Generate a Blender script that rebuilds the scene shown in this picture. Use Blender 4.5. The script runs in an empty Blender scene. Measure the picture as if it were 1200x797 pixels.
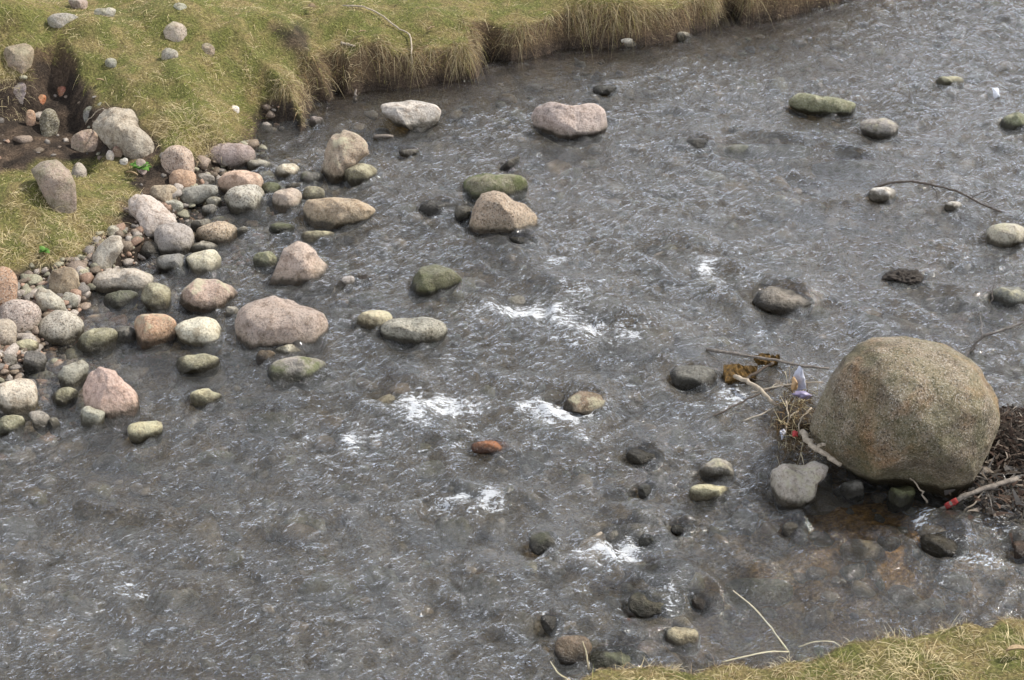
import bpy, math, random
import numpy as np
R = math.radians
SC = bpy.context.scene
COL = SC.collection
rng = np.random.default_rng(11)
random.seed(5)

# ------------------------------------------------------------------ camera
H, PITCH, HFOV = 5.0, 32.0, 36.0
F_PX = 600 / math.tan(R(HFOV / 2))
CAM = np.array([0., 0., H])
cp, sp = math.cos(R(PITCH)), math.sin(R(PITCH))
FW, RT, UP = np.array([0, cp, -sp]), np.array([1., 0, 0]), np.array([0, sp, cp])

def ray(px, py):
    d = FW + RT * ((px - 600) / F_PX) - UP * ((py - 398.5) / F_PX)
    return d                                   # depth 1 along the axis

def at(px, py, z=0.):
    d = ray(px, py)
    return CAM + d * ((z - H) / d[2])

def proj(P):
    q = np.asarray(P) - CAM
    dep = q @ FW
    return 600 + F_PX * (q @ RT) / dep, 398.5 - F_PX * (q @ UP) / dep, dep

# ------------------------------------------------------------------ noise
def _hash(ix, iy, iz, seed):
    h = (ix.astype(np.int64) * 374761393 + iy.astype(np.int64) * 668265263 + iz.astype(np.int64) * 2147483647 + seed * 974711) & 0xFFFFFFFF
    h = ((h ^ (h >> 13)) * 1274126177) & 0xFFFFFFFF
    h = ((h ^ (h >> 16)) * 2246822519) & 0xFFFFFFFF
    return (h ^ (h >> 15)) & 0xFFFFFFFF

def noise3(p, seed=0):
    i = np.floor(p); f = p - i
    i = i.astype(np.int64)
    u = f * f * f * (f * (f * 6 - 15) + 10)
    out = 0
    for dx in (0, 1):
        for dy in (0, 1):
            for dz in (0, 1):
                h = _hash(i[:, 0] + dx, i[:, 1] + dy, i[:, 2] + dz, seed)
                gx = ((h & 1023) / 511.5) - 1; gy = (((h >> 10) & 1023) / 511.5) - 1; gz = (((h >> 20) & 1023) / 511.5) - 1
                v = gx * (f[:, 0] - dx) + gy * (f[:, 1] - dy) + gz * (f[:, 2] - dz)
                w = (u[:, 0] if dx else 1 - u[:, 0]) * (u[:, 1] if dy else 1 - u[:, 1]) * (u[:, 2] if dz else 1 - u[:, 2])
                out = out + v * w
    return out * 1.2

def fbm(p, seed=0, oct=4, gain=.5, ridged=False):
    a, s, t = 1., 0., 0.
    q = np.array(p, float)
    for k in range(oct):
        n = noise3(q, seed + k * 17)
        if ridged: n = 1 - 2 * np.abs(n)
        s = s + a * n; t += a
        a *= gain; q = q * 2.03 + 3.7
    return s / t

def n2(x, y, scale, seed=0, oct=4, ridged=False, gain=.5):
    return fbm(np.stack([x * scale, y * scale, np.full_like(x, .37)], 1), seed, oct, gain, ridged)

def sstep(a, b, x):
    t = np.clip((x - a) / (b - a), 0, 1)
    return t * t * (3 - 2 * t)

# ------------------------------------------------------------------ mesh helpers
def link(name, verts, faces, mat=None, smooth=True, cols=None, parent=None, loc=None):
    me = bpy.data.meshes.new(name)
    verts = np.asarray(verts, np.float32)
    if isinstance(faces, np.ndarray):
        k = faces.shape[1]
        me.vertices.add(len(verts)); me.vertices.foreach_set('co', verts.ravel())
        me.loops.add(faces.size); me.loops.foreach_set('vertex_index', faces.ravel().astype(np.int32))
        me.polygons.add(len(faces)); me.polygons.foreach_set('loop_start', np.arange(0, faces.size, k, dtype=np.int32))
        me.update(calc_edges=True)
    else:
        me.from_pydata([tuple(v) for v in verts], [], faces)
    me.polygons.foreach_set('use_smooth', np.full(len(me.polygons), smooth))
    if cols is not None:
        c = np.ones((len(verts), 4), np.float32); c[:, :3] = cols
        at_ = me.color_attributes.new('Col', 'FLOAT_COLOR', 'POINT'); at_.data.foreach_set('color', c.ravel())
    if mat: me.materials.append(mat)
    me.update()
    o = bpy.data.objects.new(name, me); COL.objects.link(o)
    if loc is not None: o.location = tuple(loc)
    if parent: o.parent = parent
    return o

def tag(o, label=None, cat=None, group=None, kind=None):
    for k, v in (('label', label), ('category', cat), ('group', group), ('kind', kind)):
        if v: o[k] = v
    return o

def grid_faces(nx, ny):
    i = np.arange(nx * ny).reshape(ny, nx)
    return np.stack([i[:-1, :-1], i[:-1, 1:], i[1:, 1:], i[1:, :-1]], -1).reshape(-1, 4)

import bmesh
_ico = {}
def ico(n):
    if n not in _ico:
        bm = bmesh.new(); bmesh.ops.create_icosphere(bm, subdivisions=n, radius=1)
        v = np.array([list(a.co) for a in bm.verts]); f = np.array([[q.index for q in p.verts] for p in bm.faces])
        bm.free(); _ico[n] = (v, f)
    return _ico[n]

def tube_geo(pts, rad, sides=7, jit=0., sub=4, seed=1):
    P = np.array(pts, float); n = len(P)
    Q = np.vstack([2 * P[0] - P[1], P, 2 * P[-1] - P[-2]])
    rr = np.array(rad, float) if np.ndim(rad) else np.linspace(rad, rad * .5, n)
    out, ro = [], []
    for i in range(n - 1):
        a, b, c, d = Q[i:i + 4]
        for k in range(sub):
            t = k / sub
            out.append(.5 * ((2 * b) + (-a + c) * t + (2 * a - 5 * b + 4 * c - d) * t * t + (-a + 3 * b - 3 * c + d) * t ** 3))
            ro.append(rr[i] * (1 - t) + rr[i + 1] * t)
    out.append(P[-1]); ro.append(rr[-1])
    C = np.array(out); ro = np.array(ro)
    r_ = np.random.default_rng(seed)
    if jit: C[1:-1] += r_.normal(0, jit, (len(C) - 2, 3))
    ro = ro * (1 + r_.normal(0, .1, len(ro)))
    T = np.gradient(C, axis=0); T /= np.linalg.norm(T, axis=1)[:, None] + 1e-9
    ref = np.array([.3, .5, .81]); V, Fc = [], []
    for i in range(len(C)):
        u = np.cross(T[i], ref); u /= np.linalg.norm(u) + 1e-9; w = np.cross(T[i], u)
        for k in range(sides):
            an = 2 * math.pi * k / sides
            V.append(C[i] + ro[i] * (u * math.cos(an) + w * math.sin(an)))
    m = len(C)
    for i in range(m - 1):
        for k in range(sides):
            k2 = (k + 1) % sides
            Fc.append([i * sides + k, i * sides + k2, (i + 1) * sides + k2, (i + 1) * sides + k])
    Fc.append([k for k in range(sides)][::-1]); Fc.append([(m - 1) * sides + k for k in range(sides)])
    return np.array(V), Fc

# ------------------------------------------------------------------ materials
def new_mat(name):
    m = bpy.data.materials.new(name); m.use_nodes = True
    nt = m.node_tree
    for n in list(nt.nodes): nt.nodes.remove(n)
    out = nt.nodes.new('ShaderNodeOutputMaterial')
    return m, nt, out

class NT:
    def __init__(s, nt): s.nt = nt
    def n(s, typ, **kw):
        nd = s.nt.nodes.new(typ)
        for k, v in kw.items():
            if k in nd.inputs.keys() if isinstance(k, str) else False: s.put(nd.inputs[k], v)
            else: setattr(nd, k, v)
        return nd
    def put(s, sock, v):
        if hasattr(v, 'links') or isinstance(v, bpy.types.NodeSocket): s.nt.links.new(v, sock)
        else: sock.default_value = v
    def math(s, op, a, b=0., c=None, clamp=False):
        nd = s.nt.nodes.new('ShaderNodeMath'); nd.operation = op; nd.use_clamp = clamp
        s.put(nd.inputs[0], a); s.put(nd.inputs[1], b)
        if c is not None: s.put(nd.inputs[2], c)
        return nd.outputs[0]
    def noise(s, vec, scale, detail=4., rough=.55, dist=0., out='Fac'):
        nd = s.nt.nodes.new('ShaderNodeTexNoise'); s.put(nd.inputs['Vector'], vec)
        nd.inputs['Scale'].default_value = scale; nd.inputs['Detail'].default_value = detail
        nd.inputs['Roughness'].default_value = rough; nd.inputs['Distortion'].default_value = dist
        return nd.outputs[out]
    def map(s, v, a, b, c=0., d=1., smooth=True):
        nd = s.nt.nodes.new('ShaderNodeMapRange'); nd.interpolation_type = 'SMOOTHSTEP' if smooth else 'LINEAR'
        for k, x in zip(('Value', 'From Min', 'From Max', 'To Min', 'To Max'), (v, a, b, c, d)): s.put(nd.inputs[k], x)
        return nd.outputs[0]
    def mix(s, f, a, b, mode='MIX'):
        nd = s.nt.nodes.new('ShaderNodeMix'); nd.data_type = 'RGBA'; nd.blend_type = mode
        s.put(nd.inputs[0], f)
        for i, v in ((6, a), (7, b)):
            s.put(nd.inputs[i], tuple(v) + (1.,) if isinstance(v, (tuple, list)) and len(v) == 3 else v)
        return nd.outputs[2]
    def bump(s, h, strength=.3, dist=.01, normal=None):
        nd = s.nt.nodes.new('ShaderNodeBump'); nd.inputs['Strength'].default_value = strength; nd.inputs['Distance'].default_value = dist
        s.put(nd.inputs['Height'], h)
        if normal is not None: s.put(nd.inputs['Normal'], normal)
        return nd.outputs[0]
    def vadd(s, a, b):
        nd = s.nt.nodes.new('ShaderNodeVectorMath'); nd.operation = 'ADD'; s.put(nd.inputs[0], a); s.put(nd.inputs[1], b); return nd.outputs[0]
    def vmul(s, a, b):
        nd = s.nt.nodes.new('ShaderNodeVectorMath'); nd.operation = 'MULTIPLY'; s.put(nd.inputs[0], a); s.put(nd.inputs[1], b); return nd.outputs[0]
    def principled(s, color, rough=.85, normal=None, spec=.3):
        nd = s.nt.nodes.new('ShaderNodeBsdfPrincipled')
        s.put(nd.inputs['Base Color'], tuple(color) + (1.,) if isinstance(color, tuple) and len(color) == 3 else color)
        s.put(nd.inputs['Roughness'], rough); s.put(nd.inputs['Specular IOR Level'], spec)
        if normal is not None: s.put(nd.inputs['Normal'], normal)
        return nd.outputs[0]

def rock_mat(name, speck=.5, lichen=0., moss=0., wet=0., stain=None, pale=.35, band=True, bh=1., mottle=0.):
    """stone: base colour from the object's own colour, mineral speckle, weathering, lichen, a wet line just above the water"""
    m, nt, out = new_mat(name); s = NT(nt)
    oi = nt.nodes.new('ShaderNodeObjectInfo'); tc = nt.nodes.new('ShaderNodeTexCoord'); ge = nt.nodes.new('ShaderNodeNewGeometry')
    off = nt.nodes.new('ShaderNodeCombineXYZ')
    r7 = s.math('MULTIPLY', oi.outputs['Random'], 37.)
    for i in range(3): nt.links.new(r7, off.inputs[i])
    V = s.vadd(tc.outputs['Object'], off.outputs[0])
    big = s.noise(V, 4.5, 5, .6); mid = s.noise(V, 17, 6, .65); fine = s.noise(V, 75, 4, .7)
    vf = s.noise(V, 120, 2, .6)
    base = s.mix(s.map(big, .35, .68), oi.outputs['Color'], s.mix(.75, oi.outputs['Color'], s.mix(1., oi.outputs['Color'], (1.3, 1.24, 1.18), 'MULTIPLY')))
    base = s.mix(s.map(mid, .46, .66, 0, .75), base, s.mix(1., base, (.48, .43, .38), 'MULTIPLY'))
    base = s.mix(s.map(mid, .2, .42, pale, 0.), base, (.62, .58, .5))
    base = s.mix(s.map(fine, .50, .62, 0., .35 + .6 * speck), base, s.mix(1., base, (.25, .235, .22), 'MULTIPLY'))
    base = s.mix(s.map(vf, .52, .66, 0., .15 + .3 * speck), base, (.60, .56, .49))
    sep = nt.nodes.new('ShaderNodeSeparateXYZ'); nt.links.new(ge.outputs['Position'], sep.inputs[0])
    sn = nt.nodes.new('ShaderNodeSeparateXYZ'); nt.links.new(ge.outputs['Normal'], sn.inputs[0])
    if mottle:
        mo = s.noise(V, 3.2, 7, .68, .5); base = s.mix(s.map(mo, .46, .62, 0., mottle), base, s.mix(1., base, (.50, .48, .46), 'MULTIPLY'))
    if stain:
        base = s.mix(s.map(s.noise(V, 2.6, 5, .65, .6), .5, .66, 0., .75), base, s.mix(1., base, stain, 'MULTIPLY'))
    if lichen:
        lm = s.math('MULTIPLY', s.map(s.noise(V, 11, 5, .7), .47, .62), s.map(sn.outputs[2], .1, .8))
        base = s.mix(s.math('MULTIPLY', lm, lichen), base, (.42, .39, .27))
    if moss:
        mm = s.map(s.noise(V, 7, 5, .7), .40, .60)
        base = s.mix(s.math('MULTIPLY', mm, moss), base, (.095, .115, .035))
    rough = .88
    if band:
        zz = s.math('ADD', sep.outputs[2], s.math('MULTIPLY', s.math('SUBTRACT', mid, .5), -.055))
        alg = s.map(zz, .03 * bh, .14 * bh, 1., 0.)
        base = s.mix(s.math('MULTIPLY', alg, .55), base, s.mix(.5, base, (.11, .105, .05)))
        wl = s.map(zz, .032 * (1 + (bh - 1) * .5), .070 * (1 + (bh - 1) * .5), 1., 0.)
        base = s.mix(wl, base, s.mix(1., base, (.17, .155, .125), 'MULTIPLY'))
        rough = s.map(wl, 0, 1, .88, .3)
    if wet:
        wm = s.map(s.noise(V, 6, 4, .6), .3, .6, wet, wet * .7)
        base = s.mix(wm, base, s.mix(1., base, (.52, .49, .44), 'MULTIPLY'))
        rough = s.map(wm, 0, 1, .8, .2)
    h = s.math('ADD', s.math('MULTIPLY', mid, 1.), s.math('MULTIPLY', fine, .35))
    nrm = s.bump(h, .9, .03)
    nt.links.new(s.principled(base, rough, nrm, .35), out.inputs[0])
    return m

MAT = {
 'dry': rock_mat('weathered_stone', .4), 'gran': rock_mat('speckled_granite', 1., pale=.4), 'smooth': rock_mat('smooth_stone', .2, pale=.2),
 'lich': rock_mat('lichened_stone', .4, lichen=.75), 'moss': rock_mat('algae_covered_stone', .25, moss=.75, lichen=.3),
 'wet': rock_mat('wet_stone', .25, wet=.95, pale=.12), 'drowned': rock_mat('submerged_stone', .3, moss=.2, wet=.45, pale=.1, band=False),
 'wetm': rock_mat('wet_algae_stone', .2, wet=.8, moss=.5, pale=.1),
 'bank': rock_mat('bank_stone', .35, lichen=.3, moss=.3, band=False), 'stain': rock_mat('iron_stained_granite', .9, lichen=.25, stain=(.95, .62, .36), pale=.3),
 'boulder': rock_mat('giant_boulder_granite', 1., lichen=.12, moss=.2, stain=(1.15, .82, .56), pale=.2, bh=2.8, mottle=.9),
 'patch': rock_mat('two_tone_stone', .35, stain=(.42, .38, .35)),
}

# ------------------------------------------------------------------ terrain function
def W2(l, z=0.): return [tuple(at(a, b, z)[:2]) for a, b in l]
far_line = [(1012, -4), (985, 8), (930, 21), (865, 30), (855, 20), (845, 32), (800, 47), (745, 57), (665, 59), (600, 76), (572, 70), (560, 95), (520, 97), (480, 104), (440, 106),
    (405, 112), (396, 108), (392, 124), (372, 122), (362, 152), (350, 166), (344, 150), (314, 148), (308, 166), (296, 196), (262, 205), (246, 238), (215, 262), (185, 292), (150, 318), (112, 352), (70, 398), (38, 432), (0, 468)]
FARB = [(60., 75.), (20., 31.), (7., 18.)] + W2(far_line) + [(-4.6, 6.2), (-8., 2.), (-20., -20.), (-90., -20.), (-90., 75.)]
near_line = [(640, 830), (660, 800), (690, 778), (755, 773), (830, 775), (900, 770), (950, 757), (1000, 745), (1060, 733), (1120, 723), (1200, 716), (1300, 708)]
NEARB = [(-14., -30.), (-.6, 1.), (.0, 3.4)] + W2(near_line, .16) + [(5., 6.6), (12., 10.), (60., 40.), (60., -30.)]

def sdist(x, y, poly):
    P = np.array(poly); Q = np.roll(P, -1, 0)
    best = np.full(x.shape, 1e9); ins = np.zeros(x.shape, bool)
    for (ax, ay), (bx, by) in zip(P, Q):
        dx, dy = bx - ax, by - ay
        t = np.clip(((x - ax) * dx + (y - ay) * dy) / (dx * dx + dy * dy + 1e-12), 0, 1)
        best = np.minimum(best, (x - ax - t * dx) ** 2 + (y - ay - t * dy) ** 2)
        c = (ay > y) != (by > y)
        if dy: ins ^= c & (x < dx * (y - ay) / dy + ax)
    d = np.sqrt(best)
    return np.where(ins, d, -d)

CTRL = [(400, 73, .25), (480, 63, .25), (550, 57, .25), (600, 45, .25), (700, 31, .25), (800, 17, .25), (900, 1, .25), (500, 10, .42), (400, 10, .5), (430, 40, .38), (700, -20, .42), (900, -50, .42), (1100, -60, .4),
    (300, 20, .62), (200, 0, .75), (200, -80, .95), (500, -80, .6), (0, 0, .9), (100, 20, .78), (100, 55, .62), (40, 45, .7), (-60, 60, .75),
    (150, 80, .56), (220, 70, .58), (290, 90, .48), (340, 70, .44), (370, 95, .36), (350, 115, .34), (310, 130, .34), (250, 130, .4), (200, 130, .42), (230, 168, .2), (280, 165, .2), (190, 168, .24), (330, 150, .26),
    (60, 95, .42), (30, 120, .36), (60, 140, .3), (20, 170, .32), (100, 150, .27), (60, 180, .26), (150, 185, .2), (120, 130, .36), (100, 100, .46), (-60, 150, .5),
    (30, 215, .36), (90, 225, .26), (60, 265, .26), (125, 235, .17), (100, 280, .13), (20, 285, .22), (-60, 260, .45), (50, 305, .12), (145, 205, .18),
    (0, 330, .12), (50, 340, .06), (95, 325, .05), (0, 400, .05), (40, 390, .03), (130, 290, .06), (170, 250, .07), (200, 220, .1), (240, 190, .13), (-60, 420, .15), (-60, 350, .25)]
_cw = np.array([list(at(a, b, z)) for a, b, z in CTRL] + [[-9, 10, 1.1], [-9, 14, 1.2], [-30, 30, 1.6], [0, 40, .8], [30, 60, .7], [-6, 4, .5], [-30, -10, 1.], [-3, 18, .9], [4, 20, .5]])

def upland(x, y):
    num = np.zeros_like(x); den = np.zeros_like(x)
    for cx, cy, cz in _cw:
        w = 1 / ((x - cx) ** 2 + (y - cy) ** 2 + .015) ** 1.7
        num += w * cz; den += w
    return num / den

def smin(a, b, k):
    h = np.clip(.5 + .5 * (b - a) / k, 0, 1)
    return b * (1 - h) + a * h - k * h * (1 - h)

HOLW = W2([(-60, 104), (0, 100), (34, 94), (44, 78), (75, 72), (100, 98), (112, 122), (130, 128), (120, 150), (100, 170), (40, 186), (0, 198), (-60, 205)], .45)
POOL = [(*at(1025, 600)[:2], .42, .12), (*at(430, 210)[:2], .8, -.03)]
def terrain(x, y):
    """height of the ground sheet: bed under the stream, two banks"""
    x = np.asarray(x, float); y = np.asarray(y, float)
    wob = n2(x, y, 5., 3, 3) * .05 + n2(x, y, 2.3, 5, 2) * .09 * sstep(-1.6, -.9, x)
    s1 = sdist(x, y, FARB) + wob * .6
    s2 = sdist(x, y, NEARB) + n2(x, y, 7., 16, 4) * .10
    bed = -.17 + n2(x, y, 1.3, 41, 4) * .10 + n2(x, y, 9, 44, 3) * .02
    for cx, cy, r, a in POOL: bed = bed + a * np.exp(-((x - cx) ** 2 + (y - cy) ** 2) / r ** 2)
    shore = -.09 * sstep(0, .5, -s1) - .09 * sstep(.35, .8, -s1) - .02
    bed = np.maximum(bed, -.4)
    bed = np.where(s1 > -.8, np.maximum(bed, shore + n2(x, y, 9, 44, 3) * .02), bed)
    up = upland(x, y) + n2(x, y, 3., 7, 4) * .05 + n2(x, y, 14., 9, 3) * .012
    dh = sdist(x, y, HOLW) + n2(x, y, 7., 14, 3) * .10
    up = up - .15 * sstep(-.03, .14, dh) + .08 * sstep(.1, .75, dh)
    k = 1.0 + 1.7 * sstep(-2.0, -1.3, x)
    b1 = smin(up, -.04 + k * np.maximum(s1, 0), .03)
    up2 = .19 + .12 * np.clip(s2, 0, 4) + n2(x, y, 4., 8, 4) * .05 + n2(x, y, 16., 12, 3) * .012
    b2 = smin(up2, -.05 + 3. * np.maximum(s2, 0), .05)
    z = bed
    z = np.where(s1 > 0, np.maximum(b1, bed), z)
    z = np.where(s2 > 0, np.maximum(b2, z), z)
    return z

def inpoly(px, py, poly, soft=12.):
    d = sdist(px, py, poly)
    return sstep(-soft, soft, d)

HOLLOW = [(-60, 104), (0, 98), (34, 92), (42, 70), (75, 70), (102, 100), (108, 122), (128, 122), (160, 130), (182, 165), (176, 192), (130, 186), (100, 186), (82, 192), (45, 188), (25, 200), (0, 202), (-60, 210)]
SHORE = [(-80, 312), (20, 316), (75, 312), (110, 290), (135, 250), (152, 235), (158, 205), (178, 186), (188, 172), (235, 185), (250, 168), (320, 168), (330, 240), (300, 330), (200, 520), (-80, 560)]
CAVE_SHADE = [(304, 122), (318, 116), (344, 118), (348, 150), (310, 152)]
SCAR = [(318, 32), (350, 26), (368, 45), (362, 62), (335, 56)]

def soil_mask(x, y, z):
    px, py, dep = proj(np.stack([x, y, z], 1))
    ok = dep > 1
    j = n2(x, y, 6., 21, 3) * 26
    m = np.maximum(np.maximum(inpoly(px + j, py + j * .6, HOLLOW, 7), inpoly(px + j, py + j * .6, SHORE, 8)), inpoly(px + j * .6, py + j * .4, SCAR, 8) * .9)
    m = np.maximum(m, inpoly(px, py, CAVE_SHADE, 3))  # bare burrow mouth; dark soil colour also paints in the hole's shade
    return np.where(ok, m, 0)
SUN_EL, SUN_AZ, SUN_E, SUN_A = 47., 66., 4.6, 1.2
SKY, EXPO = .12, .36
CLOUD_LOW, CLOUD_HIGH = (13.2, 13.8, 15.2), (3.9, 4.2, 4.8)
WATER_BUMP, MURK = .024, .17
# ------------------------------------------------------------------ ground sheet
def graded(lo, hi, step0, step1, outer):
    xs = [lo]
    while xs[-1] < hi: xs.append(xs[-1] + step0 + (step1 - step0) * (xs[-1] - lo) / (hi - lo))
    a = np.array(xs)
    ext = np.cumsum(np.geomspace(step1 * 2, outer, 26))
    return np.concatenate([(a[0] - ext)[::-1], a, a[-1] + ext])

GX, GY = graded(-5.6, 5.6, .02, .02, 40.), graded(4.2, 15.6, .014, .026, 40.)
gx, gy = np.meshgrid(GX, GY)
TZ = terrain(gx.ravel(), gy.ravel()).reshape(gx.shape)

def tz(x, y):
    x = np.atleast_1d(np.asarray(x, float)); y = np.atleast_1d(np.asarray(y, float))
    i = np.clip(np.searchsorted(GX, x) - 1, 0, len(GX) - 2); j = np.clip(np.searchsorted(GY, y) - 1, 0, len(GY) - 2)
    u = np.clip((x - GX[i]) / (GX[i + 1] - GX[i]), 0, 1); v = np.clip((y - GY[j]) / (GY[j + 1] - GY[j]), 0, 1)
    return (TZ[j, i] * (1 - u) + TZ[j, i + 1] * u) * (1 - v) + (TZ[j + 1, i] * (1 - u) + TZ[j + 1, i + 1] * u) * v

def on_ground(px, py, lift=0.):
    """where the line of sight through a pixel meets bank or water"""
    d = ray(px, py); t0 = (1.6 - H) / d[2]; t1 = (0. - H) / d[2]
    for t in np.linspace(t0, t1, 220):
        p = CAM + d * t
        if p[2] <= max(float(tz(p[0], p[1])[0]), 0.) : break
    p[2] = max(float(tz(p[0], p[1])[0]), 0.) + lift
    return p

# ------------------------------------------------------------------ stones
C_ = dict(G=(.29, .27, .235), LG=(.385, .355, .30), PK=(.41, .305, .245), PG=(.41, .335, .28), TN=(.36, .285, .205), CR=(.52, .48, .39), OR=(.40, .26, .17), OL=(.2, .185, .125),
          DK=(.075, .068, .06), BR=(.20, .15, .105), WG=(.24, .23, .21), GR=(.175, .18, .105), RD=(.50, .17, .075), PU=(.28, .235, .215), DG=(.19, .185, .175), WH=(.68, .64, .57), YE=(.46, .42, .28))
DROWNED = []
WASHED = []
ROCKS = []          # (centre x, y, radius) of everything that breaks the surface
_seed = [100]

def rock(name, x0, x1, y0, y1, col, mat, label, group, cat='stone', poly=None, emb=.5, depth=.8, rough=.05, facets=8, sharp=.88, sub=None, seed=None, sunk=None, groove=None, planes=()):
    _seed[0] += 1; sd = seed or _seed[0]
    r_ = np.random.default_rng(sd)
    wpx, hpx = x1 - x0, y1 - y0
    lv = sub or (5 if wpx > 60 else 4 if wpx > 14 else 3)
    V, Fc = ico(lv); p = V.copy()
    for _ in range(facets):
        n = r_.normal(0, 1, 3); n[2] = abs(n[2]) + .25
        if r_.random() < .3: n[2] *= -1
        n /= np.linalg.norm(n); d = r_.uniform(.63, .88)
        e = p @ n - d
        p = p - np.outer(np.where(e > 0, e * sharp, 0), n)
    for nx_, ny_, nz_, d in planes:
        n = np.array([nx_, ny_, nz_]); n = n / np.linalg.norm(n); e = p @ n - d
        p = p - np.outer(np.where(e > 0, e * .9 - .9 * .06 * (1 - np.exp(-e / .06)), 0), n)
    if groove:
        n = np.array(groove[:3], float); n /= np.linalg.norm(n)
        p = p * (1 - groove[4] * np.exp(-((p @ n - groove[3]) / .09) ** 2))[:, None]
    o3 = r_.uniform(-50, 50, 3)
    nf = fbm(p * 1.7 + o3, sd, 3) * rough * 2.2 + fbm(p * 5 + o3, sd + 5, 4) * rough * 1.1
    if lv >= 4: nf = nf + fbm(p * 13 + o3, sd + 9, 3, ridged=True) * rough * .28
    p = p * (1 + nf)[:, None]
    th = np.arctan2(p[:, 1], p[:, 0]); rho = np.hypot(p[:, 0], p[:, 1])
    cx, cy = (x0 + x1) / 2, (y0 + y1) / 2
    T = np.linspace(-math.pi, math.pi, 145)
    if poly:
        P = np.array(poly, float)
        q = P - [cx, cy]; q[:, 1] *= -1
        rad = np.zeros_like(T)
        for k, t in enumerate(T):
            dx, dy = math.cos(t), math.sin(t); best = 0
            for a, b in zip(q, np.roll(q, -1, 0)):
                e = b - a; den = dx * e[1] - dy * e[0]
                if abs(den) < 1e-9: continue
                s_ = (a[0] * e[1] - a[1] * e[0]) / den; w_ = (a[0] * dy - a[1] * dx) / den
                if s_ > 0 and -1e-6 <= w_ <= 1 + 1e-6: best = max(best, s_)
            rad[k] = best
        k_ = np.array([1, 2, 1]) / 4.
        rad = np.convolve(np.concatenate([rad[-3:-1], rad, rad[1:3]]), k_, 'same')[2:-2]
    else:
        ne = r_.uniform(2.1, 2.9)
        rad = (np.abs(np.cos(T) / (wpx / 2)) ** ne + np.abs(np.sin(T) / (hpx / 2)) ** ne) ** (-1 / ne)
        ph = r_.uniform(0, 6.28, 4)
        for k, a_ in ((1, .05), (2, .05), (3, .045), (4, .03)): rad = rad * (1 + a_ * r_.uniform(.3, 1.3) * np.cos(k * T + ph[k - 1]))
    rr = np.interp(th, T, rad)
    u = rho * rr * np.cos(th); v = rho * rr * np.sin(th)
    Dpx = depth * .5 * min(wpx, 1.7 * hpx)
    w = p[:, 2] * Dpx
    d0 = (at(cx, y1, 0.) - CAM) @ FW
    su, sv, ou, ov = 1., 1., 0., 0.
    def build(dep):
        s = dep / F_PX
        c = CAM + ray(cx, cy) * dep
        vv = np.where(v < 0, v * (1 + emb), v) * sv + ov
        return c, np.outer((u * su + ou) * s, RT) + np.outer(vv * s, UP) - np.outer(w * s, FW)
    def visible(dep):
        c, L = build(dep); P = L + c
        g = np.maximum(tz(P[:, 0], P[:, 1]), 0.) if sunk is None else np.full(len(P), -9.)
        a = P[:, 2] > g
        if a.sum() < 4: return None
        X, Y, _ = proj(P[a]); return X.min(), X.max(), Y.min(), Y.max()
    if sunk is not None:
        dep = d0; 
        for _ in range(2):
            c, L = build(dep); top = (L[:, 2] + c[2]).max()
            X, Y, _ = proj(L + c)
        c, L = build(d0); L = L * [1, 1, .6]
        c = c + np.array([0, 0, sunk - (L[:, 2] + c[2]).max()])
    else:
        for it in range(3):
            lo, hi = d0 * .86, d0 * 1.22
            for _ in range(13):
                mid = (lo + hi) / 2; b = visible(mid)
                if b is None or b[3] < y1: hi = mid
                else: lo = mid
            dep = (lo + hi) / 2
            b = visible(dep)
            if b is None: dep = lo; break
            if it < 2:
                su *= np.clip(wpx / max(b[1] - b[0], 2), .8, 1.25); ou += (x0 + x1 - b[0] - b[1]) / 2 * .9
                sv *= np.clip(hpx / max(b[3] - b[2], 2), .8, 1.25); ov -= (y0 - b[2]) * .5
        c, L = build(dep)
    o = link(name, L, Fc, MAT[mat], True, loc=c)
    cc = np.array(C_[col]) if isinstance(col, str) else np.array(col)
    cc = np.clip(cc * (1 + r_.normal(0, .07)) * (1 + r_.normal(0, .02, 3)), 0, .9)
    o.color = (*cc, 1)
    tag(o, label, cat, group)
    P = L + c
    if sunk is not None: DROWNED.append((c[0], c[1], np.ptp(L[:, 0]) * .42, np.ptp(L[:, 1]) * .42, sunk))
    near = np.abs(P[:, 2]) < .06
    if near.sum() > 3 and (sunk is None or sunk > .015):
        q = P[near][:, :2]; m = q.mean(0); ROCKS.append((m[0], m[1], np.sqrt(((q - m) ** 2).sum(1)).mean() + .01))
    return o

GB = 'stones lying in the grassy bank'; GH = 'stones in the eroded hollow of the bank'; GS = 'stones along the shore'; GM = 'stones standing out of the stream'; GU = 'stones lying under the running water'
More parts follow.
